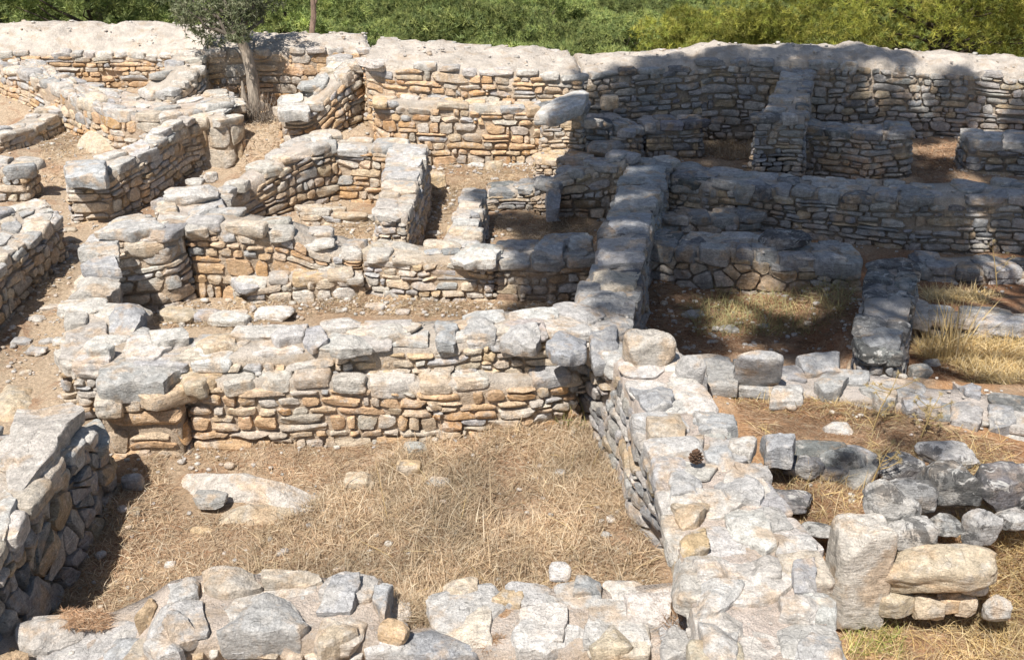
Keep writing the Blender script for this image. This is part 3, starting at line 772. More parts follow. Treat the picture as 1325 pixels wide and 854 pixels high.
# stepped west wall up to the squat pillar
wall(WN, 'stepped wall of thick pale slabs climbing from the huge capstone to the squat pillar', 'wall',
     [dict(f=[E(195, 445, .52), E(192, 415, .52), E(178, 390, .55)], b=[E(74, 470, .50), E(84, 425, .52), E(92, 388, .55)], style='warm', top='pale', cope=.13, cw=(.25, .45), ts=.3, tdens=.7),
      dict(f=[T(98, 386, 425), T(150, 384, 420)], th=.55, style='pale', top='pale', cope=.15, cw=(.3, .45), fs=(.3, .13)),
      dict(f=[T(104, 318, 402), T(156, 316, 400), T(214, 308, 400), T(240, 290, 386)], th=.62, style='pale', top='pale', cope=.15, cw=(.25, .45), fs=(.26, .12), ts=.3),
      dict(f=[E(206, 290, .55), E(292, 288, .55)], b=[E(202, 256, .48), E(284, 258, .46)], style='warm', top='pale', cope=.1, ts=.3, mortar=(.60, .53, .46))],
     caps=[cp([(134, 416), (146, 388), (180, 383), (187, 405), (170, 421)], .52, lift=.08, thick=.2, style='bluegrey', label='dark grey block on the step'),
           cp([(72, 462), (85, 428), (128, 402), (142, 430), (118, 462)], .50, lift=.04, style='pale'),
           cp([(88, 376), (100, 352), (150, 348), (156, 365), (140, 376)], .50, lift=.08, thick=.13, style='pale'),
           cp([(102, 342), (108, 330), (152, 330), (154, 345)], .58, lift=.04, thick=.1, style='bluegrey'),
           cp([(100, 325), (108, 308), (152, 308), (155, 326)], .64, lift=.03, thick=.1, style='white'),
           cp([(118, 294), (150, 281), (205, 281), (214, 292), (170, 300)], .68, lift=.02, style='pale')])

# cross wall right of the pillar
wall(WN, 'ochre wall with fallen slabs at its foot running right from the squat pillar', 'wall',
     [dict(f=[T(238, 288, 384), T(300, 293, 385), T(385, 306, 382), T(466, 326, 378)], th=.42, style='ochre', top='pale', fs=(.2, .095), cope=.11, cw=(.2, .45), ts=.3),
      dict(f=[T(300, 365, 392), T(365, 355, 392), T(440, 350, 390), T(470, 356, 385)], th=.3, style='warm', top='warm', fs=(.22, .1), cope=.1, soil=.5)])
wall(WN, 'low wall of stacked tan and grey stones, half in shadow, joining the spine wall', 'wall',
     [dict(f=[T(466, 328, 380), T(560, 332, 389), T(640, 340, 391)], th=.36, style='warm', top='pale', fs=(.19, .09), cope=.12, ts=.25, mortar=(.54, .46, .37)),
      dict(f=[T(640, 340, 391), T(700, 338, 392), T(768, 332, 392)], th=.62, style='tan', top='slate', fs=(.19, .085), cope=.14, cw=(.25, .4), ts=.3)],
     caps=[cp([(581, 325), (600, 318), (650, 322), (640, 335), (600, 336)], .40, lift=.05, style='white'),
           cp([(690, 320), (702, 304), (732, 306), (730, 325)], .42, lift=.06, thick=.12, style='bluegrey'),
           cp([(735, 318), (740, 303), (766, 304), (765, 322)], .42, lift=.06, thick=.12, style='mid')])

# short dividing wall
wall(WN, 'short pale dividing wall with a smooth mortared top between two small dirt floors', 'wall',
     [dict(f=[E(617, 330, .36), E(622, 290, .36), E(630, 243, .36)], b=[E(562, 328, .36), E(583, 285, .36), E(600, 240, .36)], style='warm', top='pale', cope=.1, ts=.22, tdens=.6, cdens=.7, mortar=(.62, .55, .48))])
wall(WN, 'low rough wall with a square upright stone, stepping up into the shade', 'wall',
     [dict(f=[T(628, 247, 273), T(685, 245, 276), T(702, 236, 281), T(760, 216, 286), T(812, 208, 290)], th=.4, style='tan', top='slate', fs=(.19, .085), cope=.12)],
     caps=[cp([(706, 258), (708, 236), (724, 236), (725, 258)], .28, lift=.1, thick=.22, style='bluegrey')])

# pillar and the wall right of it
wall('stone_pillar', 'upright stacked-stone pillar under a tilted white slab at the shadow edge', 'pillar',
     [dict(f=[T(699, 145, 222), T(757, 141, 224)], th=.5, style='warm', top='slate', fs=(.22, .085), cope=.12, soil=.1),
      dict(f=[T(690, 205, 232), T(765, 205, 236)], th=.35, style='warm', top='warm', fs=(.2, .09))])
slab([(688, 138), (720, 122), (752, 112), (762, 120), (757, 138), (715, 145)], .95, thick=.13, lift=.06, style='white', name='tilted_slab', label='tilted white slab balanced on the stacked-stone pillar', cat='slab', tilt=(.22, 0))
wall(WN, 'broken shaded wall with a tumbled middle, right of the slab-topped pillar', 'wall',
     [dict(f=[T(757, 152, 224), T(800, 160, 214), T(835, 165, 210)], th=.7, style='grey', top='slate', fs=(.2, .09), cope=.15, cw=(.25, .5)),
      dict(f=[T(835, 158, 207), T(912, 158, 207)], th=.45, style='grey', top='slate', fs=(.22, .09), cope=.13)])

# back walls
BK = dict(tflat=1.3, ts=.16, tdens=.0, cdens=.8, crown=.10, mortar=(.60, .54, .47))
wall(WN, 'sunlit ochre back wall with a broad whitish rubble top, left of the shadow edge', 'wall',
     [dict(f=[T(470, 80, 203), T(540, 82, 204), T(620, 88, 205), T(700, 94, 205), T(757, 96, 203)], th=1.5, rise=.04, style='ochre', top='rubble', fs=(.24, .10), cope=.11, cw=(.2, .5), **BK),
      dict(f=[T(482, 130, 211), T(560, 132, 214), T(640, 136, 214), T(700, 138, 214)], th=.3, style='ochre', top='warm', fs=(.24, .11), cope=.12, cw=(.22, .5), soil=.25)])
wall(WN, 'long shaded back wall of neat grey courses below the bright pine', 'wall',
     [dict(f=[T(757, 94, 190), T(850, 90, 186), T(950, 76, 187), T(1100, 80, 191), T(1250, 90, 192), T(1440, 104, 194), T(1800, 112, 198)], th=1.05, rise=.03, style='grey', top='slate', fs=(.25, .10), cope=.12, cw=(.22, .5), **BK)])
wall(WN, 'ochre back wall segment with white gravelly top behind the olive tree', 'wall',
     [dict(f=[T(262, 66, 150, .3), T(330, 64, 148, .3), T(400, 64, 146, .3), T(480, 62, 142, .3)], th=1.2, style='ochre', top='rubble', fs=(.30, .14), cope=.12, **BK)])
wall(WN, 'far-left ochre back wall with a humped whitish rubble top', 'wall',
     [dict(f=[T(-420, 80, 134, .3), T(-70, 70, 125, .3), T(30, 64, 120, .3), T(160, 66, 118, .3), T(268, 70, 124, .3)], th=1.7, rise=.05, style='ochre', top='rubble', fs=(.27, .11), cope=.12, **{**BK, 'crown': .26})])
wall(WN, 'wall stub dropping forward from the back wall, left of the olive trunk', 'wall',
     [dict(f=[E(222, 122, .80), E(262, 88, 1.0), E(268, 64, 1.15)], b=[E(182, 116, .80), E(205, 90, 1.0), E(232, 62, 1.15)], style='tan', top='pale', fs=(.2, .09), cope=.13, ts=.3)])

# walls of the upper left
wall(WN, 'pale mortar-topped wall slanting across the upper left towards the block corner', 'wall',
     [dict(f=[E(-330, 60, .78), E(-50, 74, .78), E(30, 94, .78), E(85, 118, .76), E(140, 142, .72), E(200, 150, .70), E(262, 140, .70), E(300, 134, .70)], b=[E(-330, 40, .78), E(-50, 50, .78), E(40, 74, .78), E(100, 100, .76), E(150, 116, .72), E(210, 120, .70), E(262, 120, .70), E(300, 118, .70)],
           style='ochre', top='pale', fs=(.26, .12), cope=.15, cw=(.25, .5), ts=.28, mortar=(.60, .52, .45))])
wall(WN, 'low pale kerb-like wall in the upper left, by the bedrock hump', 'wall',
     [dict(f=[T(-40, 184, 212, .2), T(0, 176, 203, .2), T(45, 160, 187, .2), T(92, 138, 166, .2)], th=.36, style='warm', top='pale', fs=(.2, .1), cope=.12)])
wall(WN, 'curving wall with a square blue-grey block on its near end, beside the dirt path', 'wall',
     [dict(f=[T(86, 226, 287), T(136, 226, 287), T(152, 216, 281), T(200, 190, 256), T(238, 165, 226), T(296, 142, 205)], b=[E(84, 208, .58), E(130, 200, .58), E(150, 192, .60), E(188, 176, .62), E(222, 156, .66), E(262, 134, .70)],
           style='warm', top='pale', fs=(.22, .095), cope=.13, cw=(.25, .5), ts=.3)],
     caps=[cp([(82, 222), (83, 205), (136, 205), (138, 224)], .60, lift=.03, thick=.17, style='bluegrey', label='square blue-grey end block')])
wall(WN, 'chunky ochre block corner of large squared stones below the olive tree', 'wall',
     [dict(f=[T(243, 152, 214, .04), T(292, 150, 216, .04), T(317, 152, 208, .04)], th=.9, style='ochre', top='pale', fs=(.34, .15), cope=.15, cw=(.3, .5), ts=.3)])
wall(WN, 'pier with a white capstone joined to a wall climbing back to the sunlit back wall', 'wall',
     [dict(f=[T(362, 142, 186, .3), T(402, 142, 184, .32), T(434, 110, 174, .35), T(470, 76, 162, .35)], b=[E(358, 128, .74), E(385, 122, .80), E(408, 100, 1.0), E(436, 66, 1.2)], style='ochre', top='pale', fs=(.2, .09), cope=.14, cw=(.22, .45), ts=.26)],
     caps=[cp([(359, 142), (361, 128), (398, 127), (402, 141)], .74, lift=.04, thick=.14, style='white')])
wall(WN, 'U-shaped sunlit wall enclosing a small sunken room in the middle left', 'wall',
     [dict(f=[T(285, 270, 301), T(340, 230, 284), T(402, 190, 266), T(436, 184, 258)], b=[E(262, 262, .45), E(300, 232, .47), E(372, 182, .62), E(420, 166, .64)], style='tan', top='pale', fs=(.19, .08), cope=.12, ts=.28, mortar=(.60, .53, .46)),
      dict(f=[T(428, 190, 258), T(508, 193, 262)], th=.42, style='ochre', top='pale', fs=(.2, .09), cope=.12, ts=.26),
      dict(f=[E(528, 278, .50), E(542, 235, .58), E(555, 186, .62)], b=[E(484, 276, .50), E(495, 235, .58), E(503, 180, .62)], style='warm', top='pale', fs=(.2, .09), cope=.12, ts=.28, mortar=(.60, .53, .46)),
      dict(f=[T(385, 274, 290), T(455, 277, 291), T(528, 279, 289)], th=.2, style='warm', top='warm', fs=(.2, .09), cope=.08)])
wall(WN, 'thick wall end at the left edge with a shaded face beside the dirt path', 'wall',
     [dict(f=[E(-260, 560, .52), E(-60, 392, .52), E(0, 338, .50), E(42, 306, .48), E(78, 276, .45)], b=[E(-330, 420, .52), E(-60, 280, .52), E(-30, 272, .5), E(0, 264, .48), E(50, 260, .45)], style='tan', top='pale', fs=(.2, .1), cope=.13, ts=.28)])
wall('stone_pillar', 'stump of a stone pillar at the left edge above the shaded wall end', 'pillar',
     [dict(f=[T(-40, 214, 264), T(30, 216, 263)], th=.45, style='warm', top='pale', fs=(.22, .1), cope=.15)])
wall(WN, 'massive near wall at the left edge with its stony right face in shadow', 'wall',
     [dict(f=[(-2.30, 3.3, .60), (-2.36, 4.2, .66), (-2.40, 5.0, .66), (-2.40, 5.40, .55), (-2.44, 5.72, .40)], th=.72, style='grey', top='chalk', fs=(.19, .15), k=1.5, cope=.14, cw=(.2, .45), ts=.3, tdens=.7, bulge=1.5, soil=.2)],
     caps=[cp([(-5, 590), (18, 518), (92, 508), (104, 520), (74, 575), (12, 640)], .66, lift=.03, thick=.12, style='cream'),
           cp([(-60, 690), (-10, 600), (20, 640), (0, 690), (-40, 740)], .66, lift=.02, style='chalk')])

# shaded walls on the right
wall(WN, 'short shaded wall stepping down forward from the back wall in the upper right', 'wall',
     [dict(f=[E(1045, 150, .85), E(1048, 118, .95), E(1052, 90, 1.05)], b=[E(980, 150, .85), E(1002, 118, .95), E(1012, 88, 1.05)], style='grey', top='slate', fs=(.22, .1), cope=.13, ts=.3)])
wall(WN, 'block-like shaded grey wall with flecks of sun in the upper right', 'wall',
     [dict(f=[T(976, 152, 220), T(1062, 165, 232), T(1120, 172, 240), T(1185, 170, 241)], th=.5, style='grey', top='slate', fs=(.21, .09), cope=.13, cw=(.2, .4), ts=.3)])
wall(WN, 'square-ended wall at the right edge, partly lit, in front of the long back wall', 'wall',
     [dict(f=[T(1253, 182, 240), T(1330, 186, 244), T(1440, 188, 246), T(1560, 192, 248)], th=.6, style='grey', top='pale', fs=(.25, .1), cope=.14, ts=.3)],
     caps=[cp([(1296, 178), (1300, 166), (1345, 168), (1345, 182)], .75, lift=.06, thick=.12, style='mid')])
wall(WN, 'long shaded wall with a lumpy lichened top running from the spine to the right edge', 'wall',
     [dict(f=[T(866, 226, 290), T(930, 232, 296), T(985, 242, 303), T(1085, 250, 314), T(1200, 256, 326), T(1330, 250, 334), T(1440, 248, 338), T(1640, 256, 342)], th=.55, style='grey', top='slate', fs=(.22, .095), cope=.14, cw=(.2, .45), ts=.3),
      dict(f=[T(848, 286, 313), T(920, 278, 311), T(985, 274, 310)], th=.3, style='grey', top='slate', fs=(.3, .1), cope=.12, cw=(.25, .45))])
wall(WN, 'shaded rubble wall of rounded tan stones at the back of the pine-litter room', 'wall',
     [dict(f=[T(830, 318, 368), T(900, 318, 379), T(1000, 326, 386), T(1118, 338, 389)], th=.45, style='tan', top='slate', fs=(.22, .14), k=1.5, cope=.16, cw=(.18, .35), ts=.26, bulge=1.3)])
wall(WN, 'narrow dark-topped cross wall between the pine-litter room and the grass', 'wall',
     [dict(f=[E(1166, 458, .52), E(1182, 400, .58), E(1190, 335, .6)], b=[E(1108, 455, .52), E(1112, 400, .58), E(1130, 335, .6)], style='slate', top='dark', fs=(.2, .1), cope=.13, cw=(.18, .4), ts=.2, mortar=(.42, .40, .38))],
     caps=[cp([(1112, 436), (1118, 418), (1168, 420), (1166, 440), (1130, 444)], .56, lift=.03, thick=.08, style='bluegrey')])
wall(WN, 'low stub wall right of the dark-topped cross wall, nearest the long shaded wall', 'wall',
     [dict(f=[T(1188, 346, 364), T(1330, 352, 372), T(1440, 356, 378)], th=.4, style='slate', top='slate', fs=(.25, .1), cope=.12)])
wall(WN, 'low two-course wall at the right edge rising out of yellow grass', 'wall',
     [dict(f=[T(1180, 404, 445, .12), T(1240, 416, 447, .14), T(1330, 418, 450, .14), T(1440, 420, 452, .14), T(1600, 424, 456, .14)], th=.28, style='slate', top='pale', fs=(.3, .11), cope=.14, cw=(.3, .5))])
wall(WN, 'low mortared wall of grey slabs running right from the tall block to the frame edge', 'wall',
     [dict(f=[T(890, 490, 512, .35), T(1000, 500, 520, .35), T(1085, 508, 528, .35), T(1180, 524, 545, .35), T(1262, 540, 560, .35), T(1440, 578, 600, .35), T(1640, 620, 645, .33)], th=.42, style='slate', top='slate', fs=(.22, .09), cope=.09, cw=(.18, .4), ts=.2, tdens=.7, cdens=.55, mortar=(.60, .54, .49))],
     caps=[cp([(910, 462), (948, 464), (957, 500), (920, 499)], .455, style='mid', lift=.03),
           cp([(1030, 459), (1085, 453), (1087, 474), (1042, 477)], .455, style='bluegrey', lift=.035, thick=.10),
           cp([(1052, 489), (1065, 480), (1097, 484), (1085, 504), (1065, 508)], .455, style='mid', lift=.04),
           cp([(999, 496), (1038, 489), (1041, 511), (997, 513)], .455, style='mid', lift=.03),
           cp([(1109, 492), (1160, 486), (1162, 514), (1140, 518)], .455, style='mid', lift=.035, thick=.10),
           cp([(1165, 511), (1191, 499), (1218, 514), (1221, 525), (1174, 523)], .455, style='bluegrey', lift=.035, thick=.10),
           cp([(1228, 520), (1245, 513), (1276, 531), (1269, 547), (1232, 537)], .45, style='mid', lift=.035, thick=.10),
           cp([(1281, 523), (1310, 523), (1315, 545), (1283, 545)], .45, style='bluegrey', lift=.035, thick=.10),
           cp([(1233, 486), (1269, 499), (1269, 510), (1252, 505)], .45, style='bluegrey', lift=.03)])
wall(WN, 'low line of half-buried grey stones on the orange terrace leading to the boulder heap', 'wall',
     [dict(f=[T(1040, 606, 624, .35), T(1135, 614, 630, .35)], th=.30, style='slate', top='slate', fs=(.2, .1), cope=.12, tdens=.5, mortar=(.40, .33, .27))])

# earth silted up against the wall feet
add = np.zeros((ny_, nx_))
for w_, g_ in WALLS:
    for qx, qy in w_[::3]:
        i0, i1 = np.searchsorted(ys, (qy - .24, qy + .24)); j0, j1 = np.searchsorted(xs, (qx - .24, qx + .24))
        if i1 <= i0 or j1 <= j0: continue
        d_ = np.hypot(xs[None, j0:j1] - qx, ys[i0:i1, None] - qy)
        add[i0:i1, j0:j1] = np.maximum(add[i0:i1, j0:j1], np.clip(1 - d_ / .22, 0, 1) ** 1.5)
co_ = np.empty(nx_ * ny_ * 3, np.float32); g_ob.data.vertices.foreach_get('co', co_)
BANK = np.maximum(add * (.038 + .035 * fbm(p3, 2.6, 88, 3)), 0); co_[2::3] += BANK.ravel(); g_ob.data.vertices.foreach_set('co', co_); g_ob.data.update()

# ================================================================== SINGLE STONES
rock(811, 418, 872, 478, 'cream', 'upright pale block standing at the joint of the spine walls', z=.64, name='standing_block', cat='block', depth=.7, yaw=.15, box=6, cut=(.82, 1.05))
rock(876, 452, 917, 502, 'mid', 'rounded grey boulder with a knobbly face right of the upright pale block', z=.58, name='boulder', cat='boulder', depth=.7, box=3)
rock(953, 443, 1008, 506, 'bluegrey', 'squarish blue-grey slab leaning upright in the low mortared wall', z=.43, name='leaning_slab', cat='slab', depth=.35, yaw=-.05, roll=.45, box=7, cut=(.85, 1.05))
rock(1076, 664, 1142, 816, 'cream', 'tall upright pale slab facing the corner of the near spine wall', Y=4.42, name='upright_slab', cat='slab', depth=.9, yaw=.1, box=9, planes=7, cut=(.90, 1.1), n=22, amp=.05)
RB = 'boulders heaped at the wall end on the right'
for a in [
    (1142, 614, 1205, 668, 'slate', 'grey boulder with a white lichen crust, leftmost on top of the heap', 4.72, .9, 0),
    (1192, 594, 1266, 664, 'dark', 'dark boulder with a pale patch, middle of the heap top', 4.78, .9, 0),
    (1258, 592, 1332, 664, 'dark', 'black-lichened boulder at the right edge of the heap top', 4.76, .95, 0),
    (1118, 626, 1192, 684, 'mid', 'tilted grey slab propped under the white-crusted boulder', 4.62, .8, .5),
    (1146, 667, 1206, 719, 'mid', 'small square grey block above the big oval boulder', 4.50, .8, 0),
    (1203, 664, 1247, 694, 'slate', 'small grey stone wedged in the middle of the heap', 4.58, .9, 0),
    (1248, 657, 1292, 708, 'slate', 'cracked grey stone at the right shoulder of the oval boulder', 4.52, .9, 0),
    (1288, 657, 1332, 686, 'slate', 'flat dark stone under the black-lichened boulder', 4.62, .9, 0),
    (1140, 702, 1279, 768, 'buff', 'big oval tan and grey boulder lying across the front of the heap', 4.36, .60, -.20),
    (1240, 738, 1276, 770, 'white', 'small white stone wedged under the right end of the oval boulder', 4.32, .9, 0),
    (1136, 763, 1182, 800, 'buff', 'buff stone under the left end of the oval boulder', 4.34, .9, 0),
    (1182, 766, 1220, 806, 'buff', 'pale ochre stone under the middle of the oval boulder', 4.32, .9, 0),
    (1214, 763, 1242, 798, 'orange', 'narrow brownish stone between two pale stones at the heap foot', 4.32, .9, 0),
    (1237, 768, 1262, 800, 'buff', 'small upright cream stone at the heap foot', 4.30, .9, 0),
    (1274, 768, 1306, 806, 'white', 'rounded whitish stone half hidden in grass right of the heap', 4.26, .9, 0)]:
    rock(*a[:6], Y=a[6], depth=a[7] * .72, pitch=a[8], name='boulder', cat='boulder', group=RB, **(dict(box=3.2, planes=10, cut=(.74, 1.02), amp=.11) if 'oval tan' in a[5] else dict(box=5.5, planes=13, cut=(.70, 1.0), amp=.07)), n=20, mat=LICHEN if a[4] in ('slate', 'dark', 'mid') else None)
for a in [
    (1066, 570, 1124, 624, 'slate', 'grey boulder in the terrace stone line, left of two others', .36),
    (1018, 580, 1068, 620, 'dark', 'dark squat boulder where the stone line meets the near spine wall', .42),
    (1134, 577, 1196, 626, 'slate', 'pale grey boulder in the terrace stone line behind the white-crusted one', .36),
    (1198, 578, 1266, 606, 'mid', 'flat grey boulder behind the dark boulder of the heap', .38),
    (994, 635, 1058, 668, 'dark', 'flat dark slab lying on red pine litter beside the near spine wall', .40),
    (1044, 674, 1082, 694, 'mid', 'small grey slab near the top of the upright pale slab', .42)]:
    rock(*a[:6], z=a[6], name='boulder', cat='boulder', group='grey boulders on the orange terrace', box=5, n=18, planes=14, cut=(.66, .98), amp=.10, mat=LICHEN)
for a in [
    (1069, 541, 1104, 567, 'white', 'round white stone lying alone on the orange terrace', .36),
    (1138, 549, 1162, 562, 'white', 'small flat white stone right of the round white one on the terrace', .36),
    (711, 722, 739, 750, 'white', 'small white cube-shaped stone standing on the front wall', .46),
    (574, 742, 623, 781, 'buff', 'pyramid-like cream stone at the notch of the front wall', .40),
    (490, 797, 527, 836, 'orange', 'round pitted conglomerate cobble on the front wall slab', .45),
    (114, 439, 143, 467, 'white', 'small white angular stone on the stepped west wall', .54),
    (218, 357, 258, 375, 'white', 'oblong white block beside the foot of the squat pillar', .06),
    (210, 240, 274, 265, 'white', 'long white squared block set on the mortar ledge in the middle left', .47),
    (550, 612, 580, 630, 'mid', 'flat grey stone in the straw at the middle of the near room', .0),
    (445, 607, 482, 632, 'buff', 'buff stone at the right end of the bedrock in the near room', .0),
    (513, 590, 542, 614, 'orange', 'orange stone in straw below the two-tier wall', .0),
    (245, 677, 272, 692, 'orange', 'flat orange stone in the straw left of centre', .0),
    (246, 636, 288, 656, 'mid', 'flat lens-shaped grey stone resting on the bedrock', .06),
    (152, 650, 180, 676, 'orange', 'reddish stone at the foot of the massive near wall', .0),
    (159, 605, 184, 640, 'bluegrey', 'blue-grey stone in the shadow of the massive near wall end', .0),
    (212, 722, 228, 734, 'white', 'small pale stone in straw above the front wall', .0),
    (522, 566, 552, 588, 'mid', 'grey stone leaning at the foot of the two-tier wall', .0),
    (88, 352, 102, 362, 'pale', 'small stone beside the stepped slabs', .0),
    (60, 258 + 68, 90, 258 + 80, 'pale', 'flat stone at the foot of the shaded left wall end', .0),
    (330, 398, 376, 416, 'white', 'irregular white stone in front of the ochre wall', .0),
    (270, 405, 318, 424, 'white', 'white slab lying behind the two-tier wall', .0),
    (246, 398, 284, 416, 'bluegrey', 'thin blue-grey slab lying behind the two-tier wall', .0),
    (204, 400, 252, 418, 'buff', 'buff slab lying behind the two-tier wall', .0),
    (280, 405 - 6, 316, 420 - 4, 'pale', 'pale slab partly under the white one behind the two-tier wall', .0),
    (495, 368, 518, 386, 'white', 'white stone leaning on the low half-shadowed wall', .0),
    (472, 388, 498, 401, 'white', 'loose white stone on the dirt floor of the middle room', .0),
    (518, 370, 540, 386, 'buff', 'cream fallen stone by the low half-shadowed wall', .0),
    (548, 316, 572, 330, 'bluegrey', 'purplish grey stone left of the short dividing wall', .38),
    (572, 315, 594, 328, 'slate', 'second purplish stone on the joint of the dividing wall', .40),
    (540, 215, 575, 245, 'orange', 'rounded ochre boulder by the end of the U-shaped wall', .0),
    (606, 205, 626, 219, 'white', 'small white cube of stone at the foot of the sunlit back wall', .0),
    (628, 202, 650, 221, 'buff', 'yellowish stone beside the white cube at the back wall foot', .0),
    (575, 198, 604, 210, 'buff', 'buff stone in the debris at the sunlit back wall foot', .0),
    (655, 207, 678, 219, 'pale', 'pale stone near the foot of the slab-topped pillar', .0),
    (238, 224, 262, 240, 'white', 'white slab on the step below the block corner', .2),
    (262, 218, 280, 236, 'pale', 'small pale slab right of the white step slab', .2),
    (990, 298, 1050, 322, 'dark', 'black boulder with white lichen specks behind the tan rubble wall', .42),
    (1082, 236, 1114, 260, 'mid', 'lumpy pale boulder on the long shaded wall', .42),
    (952, 232, 975, 262, 'slate', 'upright grey stone on the long shaded wall', .42),
    (1060, 206 + 62, 1070, 206 + 78, 'pale', 'thin upright stone against the long shaded wall', .0),
    (933, 416, 957, 430, 'mid', 'grey stone on the floor of the pine-litter room', .0),
    (882, 398, 912, 414, 'mid', 'flat stone near the left side of the pine-litter room', .0),
    (1040, 396, 1062, 410, 'slate', 'grey stone in the shade near the cross wall', .0),
    (1198, 405 + 55, 1220, 474, 'mid', 'small grey stone in the yellow grass by the cross wall', .16),
    (1180, 466, 1208, 492, 'slate', 'angular grey stone where the cross wall meets the mortared wall', .3),
    (778, 118, 800, 142, 'buff', 'pointed stone on the tumbled shaded wall', .75),
    (800, 160, 822, 178, 'bluegrey', 'tilted grey block on the tumbled shaded wall', .5),
    (762, 172, 806, 205, 'bluegrey', 'big grey block fallen at the tumbled shaded wall', .25)]:
    rock(*a[:6], z=a[6], group=None, cat='stone', n=9)
# small stones strewn along the dirt path: nothing tells them apart
PS = [(35, 322 + 20), (20, 345), (48, 357), (12, 372), (40, 412), (62, 398), (70, 416), (24, 440), (44, 452), (10, 395), (92, 320), (66, 370), (30, 480), (58, 440), (80, 440),
      (52, 196), (75, 188), (90, 200), (60, 230), (72, 250), (100, 186), (120, 192), (45, 210), (140, 178), (65, 275), (88, 296), (80, 232), (150, 190)]
for (u, v) in PS:
    s = rng.uniform(5, 15) * (1 if v > 300 else .6)
    rock(u - s, v - s * .5, u + s, v + s * .45, 'pale', 'small pale stone lying on the dusty dirt path at the left', z=0, name='path_stone', group='small pale stones strewn on the dirt path', n=6)
SS = [(905, 395), (990, 420), (1010, 440), (870, 425), (960, 400), (925, 440), (1070, 430), (1025, 410), (1060, 385), (890, 450), (975, 446), (1090, 440)]
for (u, v) in SS:
    s = rng.uniform(5, 11)
    rock(u - s, v - s * .5, u + s, v + s * .45, 'slate', 'small grey stone on the shaded floor of the pine-litter room', z=0, name='floor_stone', group='small stones on the pine-litter floor', n=6)
MS = [(520, 402), (560, 396), (600, 400), (545, 290), (520, 262 + 44), (420, 300), (560, 300), (640, 395), (440, 400), (250, 395), (480, 310), (590, 215), (640, 230), (660, 240)]
for (u, v) in MS:
    s = rng.uniform(4, 9)
    rock(u - s, v - s * .5, u + s, v + s * .45, 'pale', 'small pale stone on the sunlit dirt floors of the middle rooms', z=0, name='floor_stone', group='small stones on the middle floors', n=6)

# bedrock showing through the floors
def bedrock(poly, z, hgt, label, style='pale'):
    return slab(poly, z, thick=hgt + .12, lift=hgt, style=style, name='bedrock_outcrop', label=label, cat='bedrock', rough=1.3, swell=True)
bedrock([(212, 602), (225, 594), (245, 592), (290, 603), (330, 606), (372, 618), (400, 614), (430, 625), (438, 640), (405, 644), (370, 650), (310, 634), (280, 634), (240, 622)], 0, .095, 'smooth whitish bedrock swelling out of the near room floor', 'dull')
bedrock([(220, 655), (280, 644), (390, 645), (450, 658), (380, 668), (250, 672)], 0, .07, 'second low pale bedrock streak in front of the smooth whitish one', 'buff')
bedrock([(95, 172), (118, 150), (150, 148), (162, 160), (150, 178), (110, 180)], .12, .28, 'pale sloping bedrock hump in the upper left corner room', 'buff')
bedrock([(-30, 540), (0, 480), (40, 492), (60, 520), (20, 545)], 0, .06, 'worn bedrock shelf beside the path behind the massive near wall', 'buff')

# ================================================================== PLANTS
def in_poly(x, y, poly):
    r = np.zeros(len(x), bool); n = len(poly)
    for i in range(n):
        x1, y1 = poly[i][:2]; x2, y2 = poly[(i + 1) % n][:2]
        c = ((y1 > y) != (y2 > y)) & (x < (x2 - x1) * (y - y1) / (y2 - y1 + 1e-12) + x1)
        r ^= c
    return r

def scatter(px, n, z=0., patch=0., holes=()):
    W = np.array([P(u, v, z) for u, v in px]); lo, hi = W.min(0), W.max(0)
    hw = [[P(u, v, z) for u, v in h] for h in holes]
    X, Y = [], []
    tot = 0
    while tot < n:
        x = rng.uniform(lo[0], hi[0], n); y = rng.uniform(lo[1], hi[1], n)
        ok = in_poly(x, y, W)
        for h in hw: ok &= ~in_poly(x, y, h) | (rng.random(n) < .08)
        if patch: ok &= (fbm(np.stack([x, y, 0 * x], 1), 1.6, 91, 3) * patch + rng.uniform(-.5, .5, n)) > -.15
        X.append(x[ok]); Y.append(y[ok]); tot += ok.sum()
    x = np.concatenate(X)[:n]; y = np.concatenate(Y)[:n]
    return x, y

